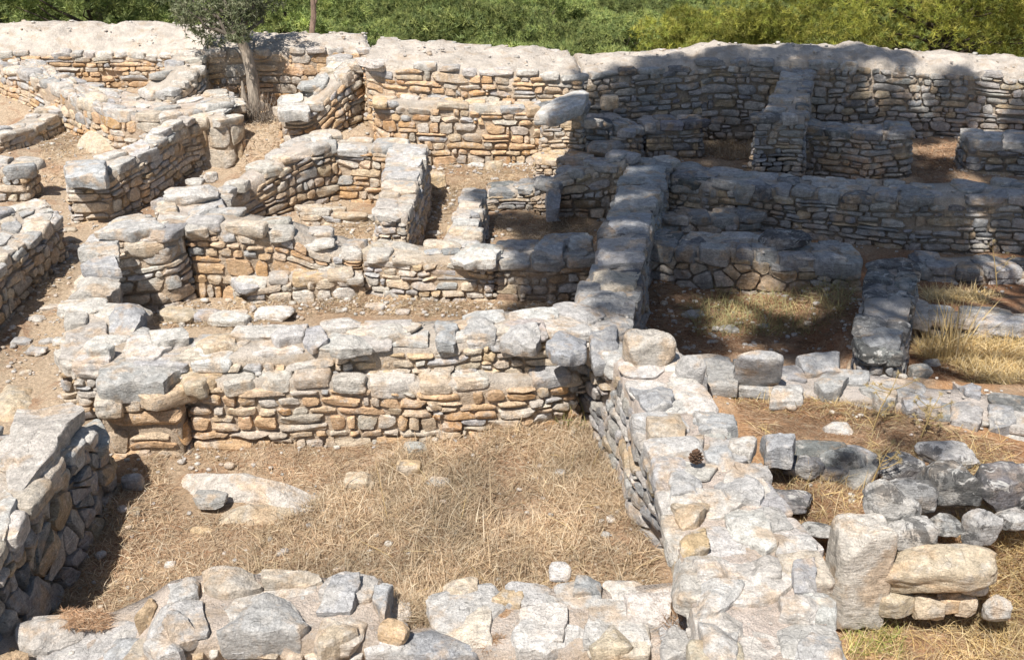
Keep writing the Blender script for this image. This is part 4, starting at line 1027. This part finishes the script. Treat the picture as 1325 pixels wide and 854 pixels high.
GC = np.array([(.60, .475, .31), (.55, .435, .30), (.48, .375, .26), (.62, .535, .40), (.42, .295, .19)])
YC = np.array([(.64, .49, .24), (.58, .43, .20), (.56, .46, .29), (.66, .54, .31)])
NC = np.array([(.43, .27, .16), (.37, .23, .14), (.47, .32, .20), (.52, .40, .28)])
def blades(x, y, z, length, lean, width, cols, curl=.5, lmin=.4):
    """Curved blades; lean 0 = upright, 1 = lying."""
    n = len(x); az = rng.uniform(0, 2 * math.pi, n); L = length * rng.uniform(lmin, 1.3, n)
    a = np.clip(rng.normal(lean, .22, n), 0, 1) * math.pi / 2
    d = np.stack([np.cos(az), np.sin(az)], 1); sd = np.stack([-np.sin(az), np.cos(az)], 1)
    base = np.stack([x, y, z], 1)
    pts = [base]
    for k in range(2):
        aa = np.clip(a + curl * (k + .2) * rng.uniform(.2, 1, n), 0, 1.75)
        st = np.concatenate([d * np.sin(aa)[:, None], np.cos(aa)[:, None]], 1) * (L / 2)[:, None]
        q = pts[-1] + st; q[:, 2] = np.maximum(q[:, 2], z + .004); pts.append(q)
    w = (width * rng.uniform(.6, 1.3, n))[:, None] * np.concatenate([sd, rng.normal(0, .6, (n, 1))], 1) / 2
    V = np.stack([pts[0] - w, pts[0] + w, pts[1] + w * .8, pts[1] - w * .8, pts[2]], 1).reshape(-1, 3)
    o = np.arange(n)[:, None] * 5
    c = cols[rng.integers(0, len(cols), n)] * rng.uniform(.75, 1.2, (n, 1))
    return V, o + np.array([[3, 2, 4]]), o + np.array([[0, 1, 2, 3]]), np.repeat(c, 5, 0)

def patch(name, label, cat, parts):
    A = Acc()
    for (x, y, kw) in parts:
        kw = dict(kw); dz = kw.pop('dz', 0.); V, t, q, c = blades(x, y, gzn(x, y) + dz, **kw); A.add(V, t, q, c)
    o = A.obj(name, STRAW, smooth=False); tag(o, label, cat, kind='stuff'); return o

bed1 = [(212, 598), (240, 588), (300, 600), (370, 616), (440, 640), (400, 655), (230, 668)]
bed2 = [(220, 655), (280, 644), (390, 645), (450, 658), (380, 668), (250, 672)]
room = [(238, 578), (560, 572), (750, 545), (795, 600), (840, 690), (862, 790), (60, 815), (120, 690), (165, 610)]
roomR = [(420, 640), (560, 560), (740, 540), (790, 600), (840, 700), (855, 785), (300, 790), (330, 690)]
patch('dry_grass', 'matted dry straw grass covering the floor of the near room', 'grass', [
    (*scatter(roomR, 34000, 0, .9), dict(length=.11, lean=.66, width=.0035, cols=GC)),
    (*scatter(room, 24000, 0, .6, [bed1, bed2]), dict(length=.08, lean=.75, width=.0032, cols=GC)),
    (*scatter(roomR, 900, 0, .6), dict(length=.26, lean=.82, width=.0045, cols=GC * 1.05, curl=.4)),
    (*scatter(roomR, 120, 0, .3), dict(length=.34, lean=.97, width=.0045, cols=YC, curl=.1)),
    (*scatter(room, 22000, 0, 0, [bed1, bed2]), dict(length=.07, lean=1.5, width=.003, cols=NC, curl=0.))])
terr = [(930, 505), (1010, 525), (1130, 535), (1210, 560), (1340, 590), (1340, 625), (1150, 612), (1010, 590)]
pit = [(985, 612), (1080, 622), (1135, 640), (1080, 690), (1040, 690)]
patch('pine_litter', 'orange pine litter and thin straw on the terrace right of the spine wall', 'litter', [
    (*scatter(terr, 16000, .36), dict(length=.09, lean=1.5, width=.003, cols=NC, curl=0.)),
    (*scatter(terr, 2200, .36, 1.6), dict(length=.11, lean=.75, width=.0035, cols=YC)),
    (*scatter(pit, 7000, .36), dict(length=.09, lean=1.4, width=.003, cols=NC, curl=0.)),
    (*scatter(pit, 500, .36), dict(length=.14, lean=.5, width=.0035, cols=YC))])
low = [(1090, 800), (1340, 690), (1345, 900), (1090, 900)]
patch('dry_grass', 'yellow dry grass and litter in the bottom right corner below the boulder heap', 'grass', [
    (*scatter(low, 4200, .0, 1.2), dict(length=.14, lean=.72, width=.0032, cols=YC)),
    (*scatter(low, 15000, .0), dict(length=.1, lean=1.4, width=.003, cols=NC, curl=0.)),
    (*scatter([(1100, 790), (1160, 800), (1170, 850), (1100, 850)], 450, 0), dict(length=.10, lean=.5, width=.004, cols=np.array([(.30, .34, .10), (.42, .38, .14)]))),
    (*scatter([(1340, 600), (2000, 560), (2400, 1000), (1340, 1000)], 9000, .0, .8), dict(length=.16, lean=.7, width=.004, cols=YC)),
    (*scatter([(1340, 600), (2000, 560), (2400, 1000), (1340, 1000)], 9000, .0), dict(length=.1, lean=.95, width=.004, cols=NC, curl=0.)),
    (*scatter([(1270, 680), (1340, 670), (1340, 780), (1270, 790)], 1500, .1), dict(length=.18, lean=.6, width=.0035, cols=YC))])
rg = [(1185, 450), (1240, 445), (1345, 450), (1345, 545), (1260, 510), (1190, 475)]
patch('dry_grass', 'tall yellow grass behind the low mortared wall at the right edge', 'grass', [
    (*scatter(rg, 6500, .14, 1.3), dict(length=.17, lean=.58, width=.004, cols=YC)),
    (*scatter(rg, 5000, .14), dict(length=.1, lean=1.5, width=.0035, cols=NC, curl=0.)),
    (*scatter([(1345, 430), (1900, 400), (1900, 560), (1345, 545)], 7000, .05, 1.), dict(length=.17, lean=.6, width=.005, cols=YC)),
    (*scatter([(1195, 370), (1345, 375), (1345, 410), (1195, 405)], 1500, .05, 1.6), dict(length=.14, lean=.7, width=.004, cols=YC)),
    (*scatter([(1195, 455), (1250, 450), (1240, 478), (1200, 470)], 60, .14), dict(length=.5, lean=.15, width=.007, cols=YC, curl=.2, lmin=.7))])
sh = [(830, 372), (1110, 395), (1105, 455), (830, 460), (822, 420)]
patch('pine_litter', 'reddish pine litter with grey-green tufts on the floor of the shaded room', 'litter', [
    (*scatter(sh, 12000, 0), dict(length=.1, lean=1.5, width=.004, cols=NC * .9, curl=0.)),
    (*scatter([(880, 380), (1020, 388), (1105, 395), (1090, 440), (900, 432)], 1900, 0, 2.4), dict(length=.15, lean=.5, width=.0045, cols=np.array([(.36, .33, .16), (.45, .36, .18), (.30, .30, .15)])))])
mid_rooms = [[(235, 395), (470, 385), (650, 398), (735, 398), (725, 412), (420, 404), (330, 425), (200, 420)], [(400, 288), (530, 290), (560, 240), (595, 245), (565, 318), (480, 318)], [(565, 212), (690, 222), (690, 245), (575, 245)], [(635, 282), (760, 288), (770, 312), (640, 325)]]
patch('dry_grass', 'thin trampled straw on the dirt floors of the middle rooms', 'grass', [
    (*scatter(m, n_, 0, .8), dict(length=.09, lean=.85, width=.0045, cols=GC)) for m, n_ in zip(mid_rooms, (6000, 4000, 3000, 3000))] + [
    (*scatter([(905, 185), (975, 185), (975, 208), (905, 208)], 2500, 0, .5), dict(length=.13, lean=.6, width=.006, cols=GC)),
    (*scatter([(1185, 190), (1250, 190), (1250, 240), (1185, 240)], 2500, .1, .5), dict(length=.1, lean=.9, width=.006, cols=NC))])
patch('pine_litter', 'brown needle litter caught in the notches of the front wall', 'litter', [
    (*scatter([(608, 815), (625, 785), (690, 780), (660, 812), (630, 838)], 5000, .45), dict(length=.045, lean=1.5, width=.003, cols=NC, curl=.1, dz=.44)),
    (*scatter([(80, 795), (140, 795), (140, 815), (85, 815)], 1400, .32), dict(length=.045, lean=1.5, width=.003, cols=NC, curl=.1, dz=.32)),
    (*scatter([(500, 772), (570, 772), (575, 800), (505, 800)], 2500, .4), dict(length=.1, lean=.85, width=.003, cols=GC, curl=.2, dz=.38)),
    (*scatter([(860, 790), (892, 765), (896, 820), (870, 830)], 1600, .45), dict(length=.12, lean=.85, width=.003, cols=NC, curl=.2, dz=.45))])
lp_ = [(20, 300), (95, 330), (75, 470), (10, 500), (-20, 400)]
patch('dry_grass', 'sparse grey straw along the dirt path and upper left floors', 'grass', [
    (*scatter(lp_, 2500, 0, 1.), dict(length=.08, lean=.9, width=.004, cols=GC)),
    (*scatter([(110, 180), (190, 185), (160, 210), (60, 245), (50, 200)], 3000, 0, .6), dict(length=.09, lean=.85, width=.006, cols=GC)),
    (*scatter([(300, 160), (350, 150), (370, 190), (310, 210)], 1500, .3, .6), dict(length=.1, lean=.8, width=.006, cols=GC, dz=.0))])
# single green tufts
for (u, v, lab, L_) in ((738, 556, 'small fresh green tuft under the corner of the two-tier wall', .24), (852, 580 + 62, 'green sprig beside the inner face of the near spine wall', .14), (523, 318, 'small green weed on the dirt floor near the dividing wall', .12)):
    p = P(u, v, 0); n = 45
    V, t, q, c = blades(p[0] + rng.normal(0, .06, n), p[1] + rng.normal(0, .04, n), np.zeros(n), L_, .3, .006, np.array([(.22, .27, .09), (.36, .34, .14)]))
    tag(obj('grass_tuft', V, [t, q], STRAW, c, smooth=False), lab, 'plant')
# thistles: dry yellow branching stalks
def tube(A, pts, rad, col, seg=6):
    pts = np.asarray(pts, float); rad = np.broadcast_to(np.asarray(rad, float), (len(pts),)); n = len(pts)
    tg = np.gradient(pts, axis=0); tg /= np.linalg.norm(tg, axis=1)[:, None] + 1e-9
    ref = np.array([.31, .17, .93]); u = np.cross(tg, ref); u /= np.linalg.norm(u, axis=1)[:, None] + 1e-9; w = np.cross(tg, u)
    a = np.arange(seg) / seg * 2 * math.pi
    V = pts[:, None] + rad[:, None, None] * (np.cos(a)[None, :, None] * u[:, None] + np.sin(a)[None, :, None] * w[:, None])
    i, j = np.meshgrid(np.arange(n - 1), np.arange(seg), indexing='ij'); jn = (j + 1) % seg
    q = np.stack([i * seg + j, i * seg + jn, (i + 1) * seg + jn, (i + 1) * seg + j], -1).reshape(-1, 4)
    A.add(V.reshape(-1, 3), None, q, np.tile(col, (n * seg, 1)))

def thistle(p, h, label, nb=9):
    st, hds = Acc(), []; col = np.array((.60, .46, .22))
    top = p + np.array([rng.normal(0, .05), rng.normal(0, .05), h])
    tube(st, [p, (p + top) / 2 + rng.normal(0, .012, 3), top], [.005, .004, .003], col)
    for k in range(nb):
        t = rng.uniform(.35, 1); a = rng.uniform(0, 6.28); l = h * rng.uniform(.25, .5)
        b = p + (top - p) * t; e = b + np.array([math.cos(a) * l, math.sin(a) * l, l * rng.uniform(.3, .9)])
        tube(st, [b, (b + e) / 2 + np.array([0, 0, -.01]), e], [.003, .0025, .002], col, 5)
        hd = Acc(); hds.append(hd); tube(hd, [e - np.array([0, 0, .004]), e + np.array([0, 0, .004])], [.004, .004], np.array((.5, .38, .2)), 5)
        for m in range(26):
            d = rng.normal(0, 1, 3); d /= np.linalg.norm(d); tube(hd, [e, e + d * .022], [.0022, .0004], np.array((.66, .54, .30)), 3)
    o = st.obj('dry_thistle', STRAW); tag(o, label, 'plant')
    for hd in hds: hd.obj('seed_head', STRAW, o)
    return o
thistle(P(1128, 560, .36), .30, 'tall dry yellow thistle in front of the low mortared wall')
thistle(P(1190, 570, .36), .22, 'bushy dry yellow thistle on the terrace above the boulders', 14)
thistle(P(1128, 625, .38), .22, 'dry straw-coloured thistle between the terrace boulders', 7)
thistle(P(1290, 372, .05), .35, 'bare dry thistle stalk in the patchy shade at the right edge', 6)

def bush(p, r, h, label, col, n=260):
    A = Acc()
    for k in range(n):
        a = rng.uniform(0, 6.28); e = rng.uniform(.1, 1.4); l = rng.uniform(.5, 1)
        b = p + np.array([rng.normal(0, r * .25), rng.normal(0, r * .2), 0])
        d = np.array([math.cos(a) * math.cos(e) * r, math.sin(a) * math.cos(e) * r, math.sin(e) * h]) * l
        tube(A, [b, b + d * .5 + rng.normal(0, .03, 3), b + d + rng.normal(0, .05, 3)], [.006, .004, .002], np.array(col) * rng.uniform(.7, 1.2), 4)
    tag(A.obj('dry_bush', BARK), label, 'bush')
bush(P(338, 162, .33), .30, .42, 'grey leafless dry bush round the foot of the olive trunk', (.34, .29, .24), 130)
bush(P(436, 158, .4), .22, .35, 'small tangle of grey dead twigs beside the pier with the white capstone', (.30, .25, .20), 160)

# ------------------------------------------------------------------ trees
def limb(a, b, n, wob):
    t = np.linspace(0, 1, n)[:, None]; q = a * (1 - t) + b * t
    w = np.cumsum(rng.normal(0, wob, (n, 3)), 0); w -= w[0] + (w[-1] - w[0]) * t
    return q + w

def tufts(cen, n_needle, length, width, cols, up=.35, droop=0.):
    """Needle or leaf tufts: short triangles bursting from each centre."""
    N = len(cen); m = n_needle
    d = rng.normal(0, 1, (N, m, 3)); d[..., 2] += up; d /= np.linalg.norm(d, axis=2)[..., None]
    sd = np.cross(d, rng.normal(0, 1, (N, m, 3))); sd /= np.linalg.norm(sd, axis=2)[..., None] + 1e-9
    c = cen[:, None]; L = length * rng.uniform(.6, 1.25, (N, m, 1))
    V = np.stack([c + d * L * .05 - sd * width / 2, c + d * L * .05 + sd * width / 2, c + d * L], 2).reshape(-1, 3)
    col = cols[rng.integers(0, len(cols), N)] * rng.uniform(.75, 1.25, (N, 1))
    tri = np.arange(N * m * 3).reshape(-1, 3)
    return V, tri, np.repeat(col, m * 3, 0)

PC = np.array([(.23, .28, .09), (.27, .31, .10), (.20, .25, .085), (.31, .34, .115), (.17, .22, .08)])
BP = np.array([(.36, .37, .075), (.40, .40, .08), (.30, .33, .065), (.42, .40, .10), (.24, .28, .06)])
def pine(name, base, h, r, label, group, cols, nblob=58, per=80, needle=16, nl=.16, nw=.022, top=.28, barkc=(.11, .085, .065), parent_cols=None):
    A, B = Acc(), Acc(); base = np.asarray(base, float)
    tip = base + np.array([rng.normal(0, .3), rng.normal(0, .3), h * .93])
    tr = limb(base, tip, 9, .10); tube(A, tr, np.linspace(.19, .035, 9) * h / 7, np.array(barkc), 8)
    cen = []
    for k in range(nblob):
        f = 1 - rng.random() ** 1.3 * (1 - top); rr = r * math.sqrt(max(.05, 1 - ((f - .55) / .52) ** 2)) * rng.uniform(.35, 1.0)
        a = k * 2.4 + rng.uniform(-.5, .5)
        o = base + (tip - base) * max(top * .8, f - .1); e = base + np.array([math.cos(a) * rr, math.sin(a) * rr, h * f + rng.uniform(-.2, .3)])
        tube(A, limb(o, o + (e - o) * .6, 5, .05), np.linspace(.04, .008, 5) * h / 7, np.array(barkc), 5)
        s = r * rng.uniform(.19, .33)
        q = rng.normal(0, 1, (per, 3)); q /= np.linalg.norm(q, axis=1)[:, None]; q *= rng.uniform(.55, 1, (per, 1)) ** .5; q[:, 2] = np.where(q[:, 2] < -.3, -q[:, 2], q[:, 2])
        cen.append(e + q * np.array([s, s, s * .75]))
    cen = np.concatenate(cen)
    V, t, c = tufts(cen, needle, nl, nw, cols, .5)
    c = c * np.repeat(rng.uniform(.55, 1.25, nblob), per * needle * 3)[:, None]
    B.add(V, t, None, c)
    root = bpy.data.objects.new(name, None); C.objects.link(root); root.location = base; root['_o'] = [float(x) for x in base]
    tag(root, label, 'tree', group)
    A.obj('trunk', BARK, root); B.obj('crown', PINE, root, smooth=False)
    return root

def dup(root, loc, rz, sc, label):
    r = root.copy(); C.objects.link(r); r.location = loc; r.rotation_euler = (0, 0, rz); r.scale = sc; r['label'] = label
    for ch in root.children:
        c = ch.copy(); C.objects.link(c); c.parent = r
    return r

FG = 'pines of the wooded hillside behind the ruins'; FL = 'mid-green pine in the dense wood beyond the back wall'
protos = []
for k in range(4):
    protos.append(pine('pine_tree', (-20 + k * 4, 40, float(gz(0, 40))), 7.2, 2.5, FL, FG, PC * (1.18 + .12 * (k - 1.5))))
cnt = 0
for row, yv in enumerate(np.arange(27, 92, 3.0)):
    half = yv * .50 + 4
    for xv in np.arange(-half, half, 3.1):
        x = xv + rng.uniform(-1.1, 1.1); y = yv + rng.uniform(-1.2, 1.2)
        if y < 40 and x > 2.0 and y < 31: continue
        if rng.random() < (.03 if y < 60 else .30): continue
        z = float(gz(x, y)) - .2; s = rng.uniform(.85, 1.15)
        sc = (s * rng.uniform(.95, 1.2), s * rng.uniform(.95, 1.2), s * (1.0 if y < 70 else .8))
        if cnt < 4:
            o = protos[cnt]; o.location = (x, y, z); o.scale = sc
        else: dup(protos[rng.integers(4)], (x, y, z), rng.uniform(0, 6.28), sc, FL)
        cnt += 1
print('forest trees', cnt)
# bright yellow-green pine close behind the right part of the back wall
pine('pine_tree', (8.2, 21.5, float(gz(8.2, 21.5)) - .1), 6.3, 3.9, 'big bright yellow-green pine close behind the right part of the back wall', None, BP, nblob=190, per=95, needle=24, nl=.115, nw=.010, top=.2)
pine('pine_tree', (4.6, 24.5, float(gz(4.6, 24.5)) - .1), 5.6, 2.6, 'smaller yellow-green pine left of the big bright one, behind the shadow edge', None, BP * .9, nblob=120, per=85, needle=24, nl=.115, nw=.011, top=.2)
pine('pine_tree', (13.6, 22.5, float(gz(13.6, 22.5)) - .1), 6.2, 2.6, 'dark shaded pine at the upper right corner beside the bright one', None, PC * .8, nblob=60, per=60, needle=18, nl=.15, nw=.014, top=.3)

# olive tree by the back wall
def olive():
    base = P(326, 152, .33); A, B = Acc(), Acc(); bc = np.array((.44, .375, .30))
    Yt = base[1]
    k = [base, RY(328, 120, Yt), RY(326, 95, Yt), RY(318, 66, Yt), RY(309, 48, Yt - .1)]
    tube(A, k, [.12, .085, .075, .07, .055], bc, 9)
    tube(A, [RY(322, 150, Yt - .05), RY(316, 128, Yt - .1), RY(313, 105, Yt - .1)], [.06, .04, .012], bc, 7)
    ends = []
    for (u, v, dy) in ((270, 20, -.3), (228, 12, -.1), (300, 5, .3), (335, 10, .1), (348, 18, .2), (282, 34, -.2), (250, -20, .2), (310, -40, 0), (212, 0, .1), (240, 28, -.4), (275, -50, .4), (345, -25, -.2), (262, 40, .1), (316, 26, -.2)):
        e = RY(u, v - 16, Yt + .3 + dy * 1.4); q = limb(k[-1] if v < 45 else k[-2], e, 6, .05); tube(A, q, np.linspace(.035, .006, 6), bc * .4, 6); ends.append(e)
        ends.append(q[3] + rng.normal(0, .12, 3))
    cen = []
    for e in ends:
        n = 82; q = rng.normal(0, 1, (n, 3)); q /= np.linalg.norm(q, axis=1)[:, None]; q *= rng.uniform(.2, 1, (n, 1)) ** .5
        cen.append(e + q * np.array([.25, .25, .18]) * rng.uniform(.6, 1.1))
    cen = np.concatenate(cen)
    V, t, c = tufts(cen, 8, .055, .016, np.array([(.17, .195, .10), (.22, .24, .14), (.13, .155, .08), (.27, .28, .18)]), .2)
    B.add(V, t, None, c)
    root = bpy.data.objects.new('olive_tree', None); C.objects.link(root); root.location = base; root['_o'] = [float(x) for x in base]
    tag(root, 'small grey-green olive tree with a twisted pale trunk rising among the ruins', 'tree')
    A.obj('trunk', BARK, root); B.obj('crown', OLIVE, root, smooth=False)
olive()
A = Acc(); b0 = P(399, 118, .36); Y0 = b0[1]
tube(A, [b0, RY(400, 80, Y0), RY(402, 55, Y0), RY(406, 20, Y0), RY(404, -20, Y0), RY(408, -120, Y0)], [.05, .045, .04, .04, .035, .02], np.array((.30, .21, .16)), 8)
tube(A, [RY(400, 70, Y0), RY(405, 62, Y0), RY(406, 58, Y0)], [.02, .015, .01], np.array((.30, .21, .16)), 6)
tube(A, [RY(405, 10, Y0), RY(412, -5, Y0), RY(420, -30, Y0)], [.02, .015, .01], np.array((.30, .21, .16)), 6)
tag(A.obj('bare_sapling', BARK), 'thin bare brown tree stem standing straight behind the pier with the white capstone', 'tree')

# ================================================================== LIGHT
AZ, EL = math.radians(28), math.radians(57)
SUN = np.array([-math.sin(AZ) * math.cos(EL), -math.cos(AZ) * math.cos(EL), math.sin(EL)])

# the big pine whose shade falls over the right half: it stands right of the viewer, its crown overhead
def shade_pine():
    A, B = Acc(), Acc(); base = np.array([4.0, .3, float(gz(4.0, .3))]); top = base + np.array([-1.0, 1.2, 9.0])
    bc = np.array((.22, .16, .12)); tr = limb(base, top, 10, .12); tube(A, tr, np.linspace(.26, .10, 10), bc, 10)
    poly = [(846, 58, 1.25), (800, 66, 1.2), (756, 88, 1.1), (748, 130, .8), (762, 180, .5), (705, 228, .3), (690, 255, .2), (650, 285, 0), (640, 315, .2), (655, 345, .4), (662, 388, .1), (735, 402, .3), (742, 330, .5), (790, 320, .6), (835, 370, .3), (835, 440, .2), (905, 446, .1), (1000, 444, .1), (1110, 448, .3), (1125, 400, .55), (1180, 390, .55), (1190, 335, .3), (1290, 340, .2), (1420, 320, .3), (1420, 98, 1.1), (1320, 90, 1.1), (1235, 78, 1.15), (1190, 62, 1.25), (1100, 60, 1.25), (950, 54, 1.25)]
    zs = .45; W = np.array([P(u, v, z) - SUN * (z - zs) / SUN[2] for u, v, z in poly]); lo, hi = W.min(0), W.max(0)
    cen, ends = [], []; holes = []
    for (u, v, z, rr) in ((1225, 200, .1, .5), (1105, 215, .4, .28), (1165, 205, .5, .25), (1290, 182, .8, .35), (1300, 92, 1.2, .5), (1225, 190, .1, .3), (1285, 300, .3, .25), (1015, 205, .4, .18), (885, 340, .4, .22), (795, 300, .62, .16), (812, 335, .62, .2), (800, 262, .6, .12), (830, 225, .6, .12), (700, 265, .2, .15), (655, 300, 0, .2), (720, 310, .4, .14), (930, 420, 0, .3), (1000, 395, 0, .3)):
        w_ = P(u, v, z); k_ = (z - zs) / SUN[2]; holes.append((w_[0] - SUN[0] * k_, w_[1] - SUN[1] * k_, rr))
    step = .38
    for x in np.arange(lo[0], hi[0], step):
        for y in np.arange(lo[1], hi[1], step):
            px, py = x + rng.uniform(-.15, .15), y + rng.uniform(-.15, .15)
            if not in_poly(np.array([px]), np.array([py]), W)[0]: continue
            nzv = fbm(np.array([[px, py, 0.]]), .9, 123, 2)[0]
            right = sm(px, 2.6, 4.6)
            if nzv < -1.3 + .2 * right: continue
            if any((px - q[0]) ** 2 + (py - q[1]) ** 2 < q[2] ** 2 for q in holes): continue
            if rng.random() < .02 + .07 * right: continue
            t = rng.uniform(8.0, 11.5) / SUN[2]
            e = np.array([px, py, zs]) + SUN * t; ends.append(e)
            n = 72; q = rng.normal(0, 1, (n, 3)); q /= np.linalg.norm(q, axis=1)[:, None]; q *= rng.uniform(.2, 1, (n, 1)) ** .5
            cen.append(e + q * np.array([.30, .30, .22]))
    # a few sprigs whose specks of shade reach the spine top and the terrace
    for (u, v) in ((770, 385), (790, 350), (800, 410), (780, 420), (1130, 430), (1150, 445), (1220, 400), (1250, 395), (1215, 440), (930, 450), (975, 455), (1090, 590), (1150, 585), (1060, 455), (1300, 380), (1190, 560), (850, 460)):
        e = P(u, v, .5) + SUN * rng.uniform(8, 11) / SUN[2]; ends.append(e); n = 7
        cen.append(e + rng.normal(0, .10, (n, 3)))
    ends = np.array(ends); main = ends[::14]
    for e in main:
        o = tr[rng.integers(6, 10)]; tube(A, limb(o, e, 7, .08), np.linspace(.06, .018, 7), bc, 6)
    for e in ends:
        m = main[np.argmin(np.linalg.norm(main - e, axis=1))]
        if np.linalg.norm(m - e) > .05: tube(A, limb(m, e, 3, .03), [.014, .010, .006], bc, 4)
    V, t, c = tufts(np.concatenate(cen), 12, .20, .022, BP, .2); B.add(V, t, None, c)
    root = bpy.data.objects.new('pine_tree', None); C.objects.link(root); root.location = base; root['_o'] = [float(x) for x in base]
    tag(root, 'tall spreading pine beside the viewer, casting the dappled shade over the right half', 'tree')
    A.obj('trunk', BARK, root); B.obj('crown', PINE, root, smooth=False)
shade_pine()

# pine cone lying on the near spine wall
def cone():
    p = P(900, 600, .745); A = Acc(); cen, size, rot = [], [], []
    for k in range(46):
        t = k / 45; a = k * 2.4; r = .027 * math.sin(math.pi * (.12 + .84 * t) ** .8) + .003
        cen.append(p + np.array([math.cos(a) * r, math.sin(a) * r, .008 + .068 * t])); size.append((.022, .016, .007)); rot.append(rotm(a, -.55))
    cen.append(p + np.array([0, 0, .04])); size.append((.03, .03, .07)); rot.append(np.eye(3))
    V, Fq, nv = rocks(cen, size, rot, 3, 2.6, 0, .02)
    A.add(V, None, Fq, np.repeat(np.array([(.13, .075, .045)]) * rng.uniform(.7, 1.4, (len(cen), 1)), nv, 0))
    tag(A.obj('pine_cone', BARK), 'dark brown open pine cone sitting on top of the near spine wall', 'pine cone')
cone()

# fine gravel
def gravel():
    x1, y1 = scatter([(0, 300), (100, 310), (80, 470), (-10, 520), (-40, 400)], 380)
    x2, y2 = scatter([(60, 185), (200, 180), (90, 300), (30, 300)], 260)
    x3, y3 = scatter(mid_rooms[0], 400); x4, y4 = scatter(mid_rooms[1], 200); x5, y5 = scatter(sh, 300); x6, y6 = scatter(room, 250)
    x7, y7 = scatter([(560, 205), (700, 205), (690, 225), (560, 225)], 300)
    x = np.concatenate([x1, x2, x3, x4, x5, x6, x7]); y = np.concatenate([y1, y2, y3, y4, y5, y6, y7]); n = len(x)
    fx, fy = [], []
    for w_, g_ in WALLS:
        k = rng.integers(0, len(w_), int(len(w_) * .55)); q = w_[k] + rng.normal(0, .07, (len(k), 2)); fx.append(q[:, 0]); fy.append(q[:, 1])
    x = np.concatenate([x] + fx); y = np.concatenate([y] + fy); n = len(x)
    s = rng.lognormal(-3.8, .5, n).clip(.008, .075)
    zt = gzn(x, y)
    for f_, b_, mul_, cr_ in TOPS:
        m_ = int(len(f_) * .08 * np.linalg.norm((f_ - b_)[:, :2], axis=1).mean() * (22 if cr_ == 0 else 26)); k = rng.integers(0, len(f_), m_); w_ = rng.uniform(.08, .92, (m_, 1))
        q = f_[k] * (1 - w_) + b_[k] * w_; q[:, :2] += rng.normal(0, .03, (m_, 2))
        x = np.concatenate([x, q[:, 0]]); y = np.concatenate([y, q[:, 1]]); zt = np.concatenate([zt, q[:, 2] - .022 + cr_ * np.sin(math.pi * w_[:, 0])]); s = np.concatenate([s, rng.lognormal(-4.0 if cr_ == 0 else -3.7, .55, m_).clip(.008, .05 if cr_ == 0 else .08)])
    n = len(x)
    V, Fq, nv = rocks(np.stack([x, y, zt + s * .2], 1), np.stack([s, s * .8, s * .5], 1), np.array([rotm(a) for a in rng.uniform(0, 6, n)]), 2, 3, 5, .1)
    tag(obj('gravel', V, [Fq], STONE, np.repeat(colours('rubble', n), nv, 0)), 'pale chips of stone strewn over the dirt floors and wall tops', 'gravel', kind='stuff')
gravel()

sc = bpy.context.scene
w = bpy.data.worlds.new('World'); sc.world = w; w.use_nodes = True
nt = w.node_tree; bg = nt.nodes['Background']; sky = nt.nodes.new('ShaderNodeTexSky'); sky.sky_type = 'NISHITA'; sky.sun_disc = False
sky.sun_elevation = EL; sky.sun_rotation = math.pi + AZ; sky.altitude = 50; sky.dust_density = 1.2
nt.links.new(sky.outputs[0], bg.inputs[0]); bg.inputs[1].default_value = .064
sl_ = bpy.data.lights.new('sun', 'SUN'); sl_.energy = 4.6; sl_.angle = math.radians(.53); sl_.color = (1, .945, .875)
so = bpy.data.objects.new('sun', sl_); C.objects.link(so)
from mathutils import Vector
so.rotation_euler = Vector(tuple(SUN)).to_track_quat('Z', 'Y').to_euler(); so.location = (0, 0, 20)

cam = bpy.data.cameras.new('camera'); co = bpy.data.objects.new('camera', cam); C.objects.link(co)
co.location = (0, 0, H0); co.rotation_euler = (math.pi / 2 - TH, 0, 0)
cam.sensor_width = 36; cam.lens = 36 * F / 1325; cam.clip_end = 800; cam.clip_start = .05
sc.camera = co
sc.view_settings.view_transform = 'Standard'; sc.view_settings.look = 'None'; sc.view_settings.gamma = 1; sc.view_settings.exposure = .60
for o in bpy.data.objects:
    if '_o' in o: del o['_o']
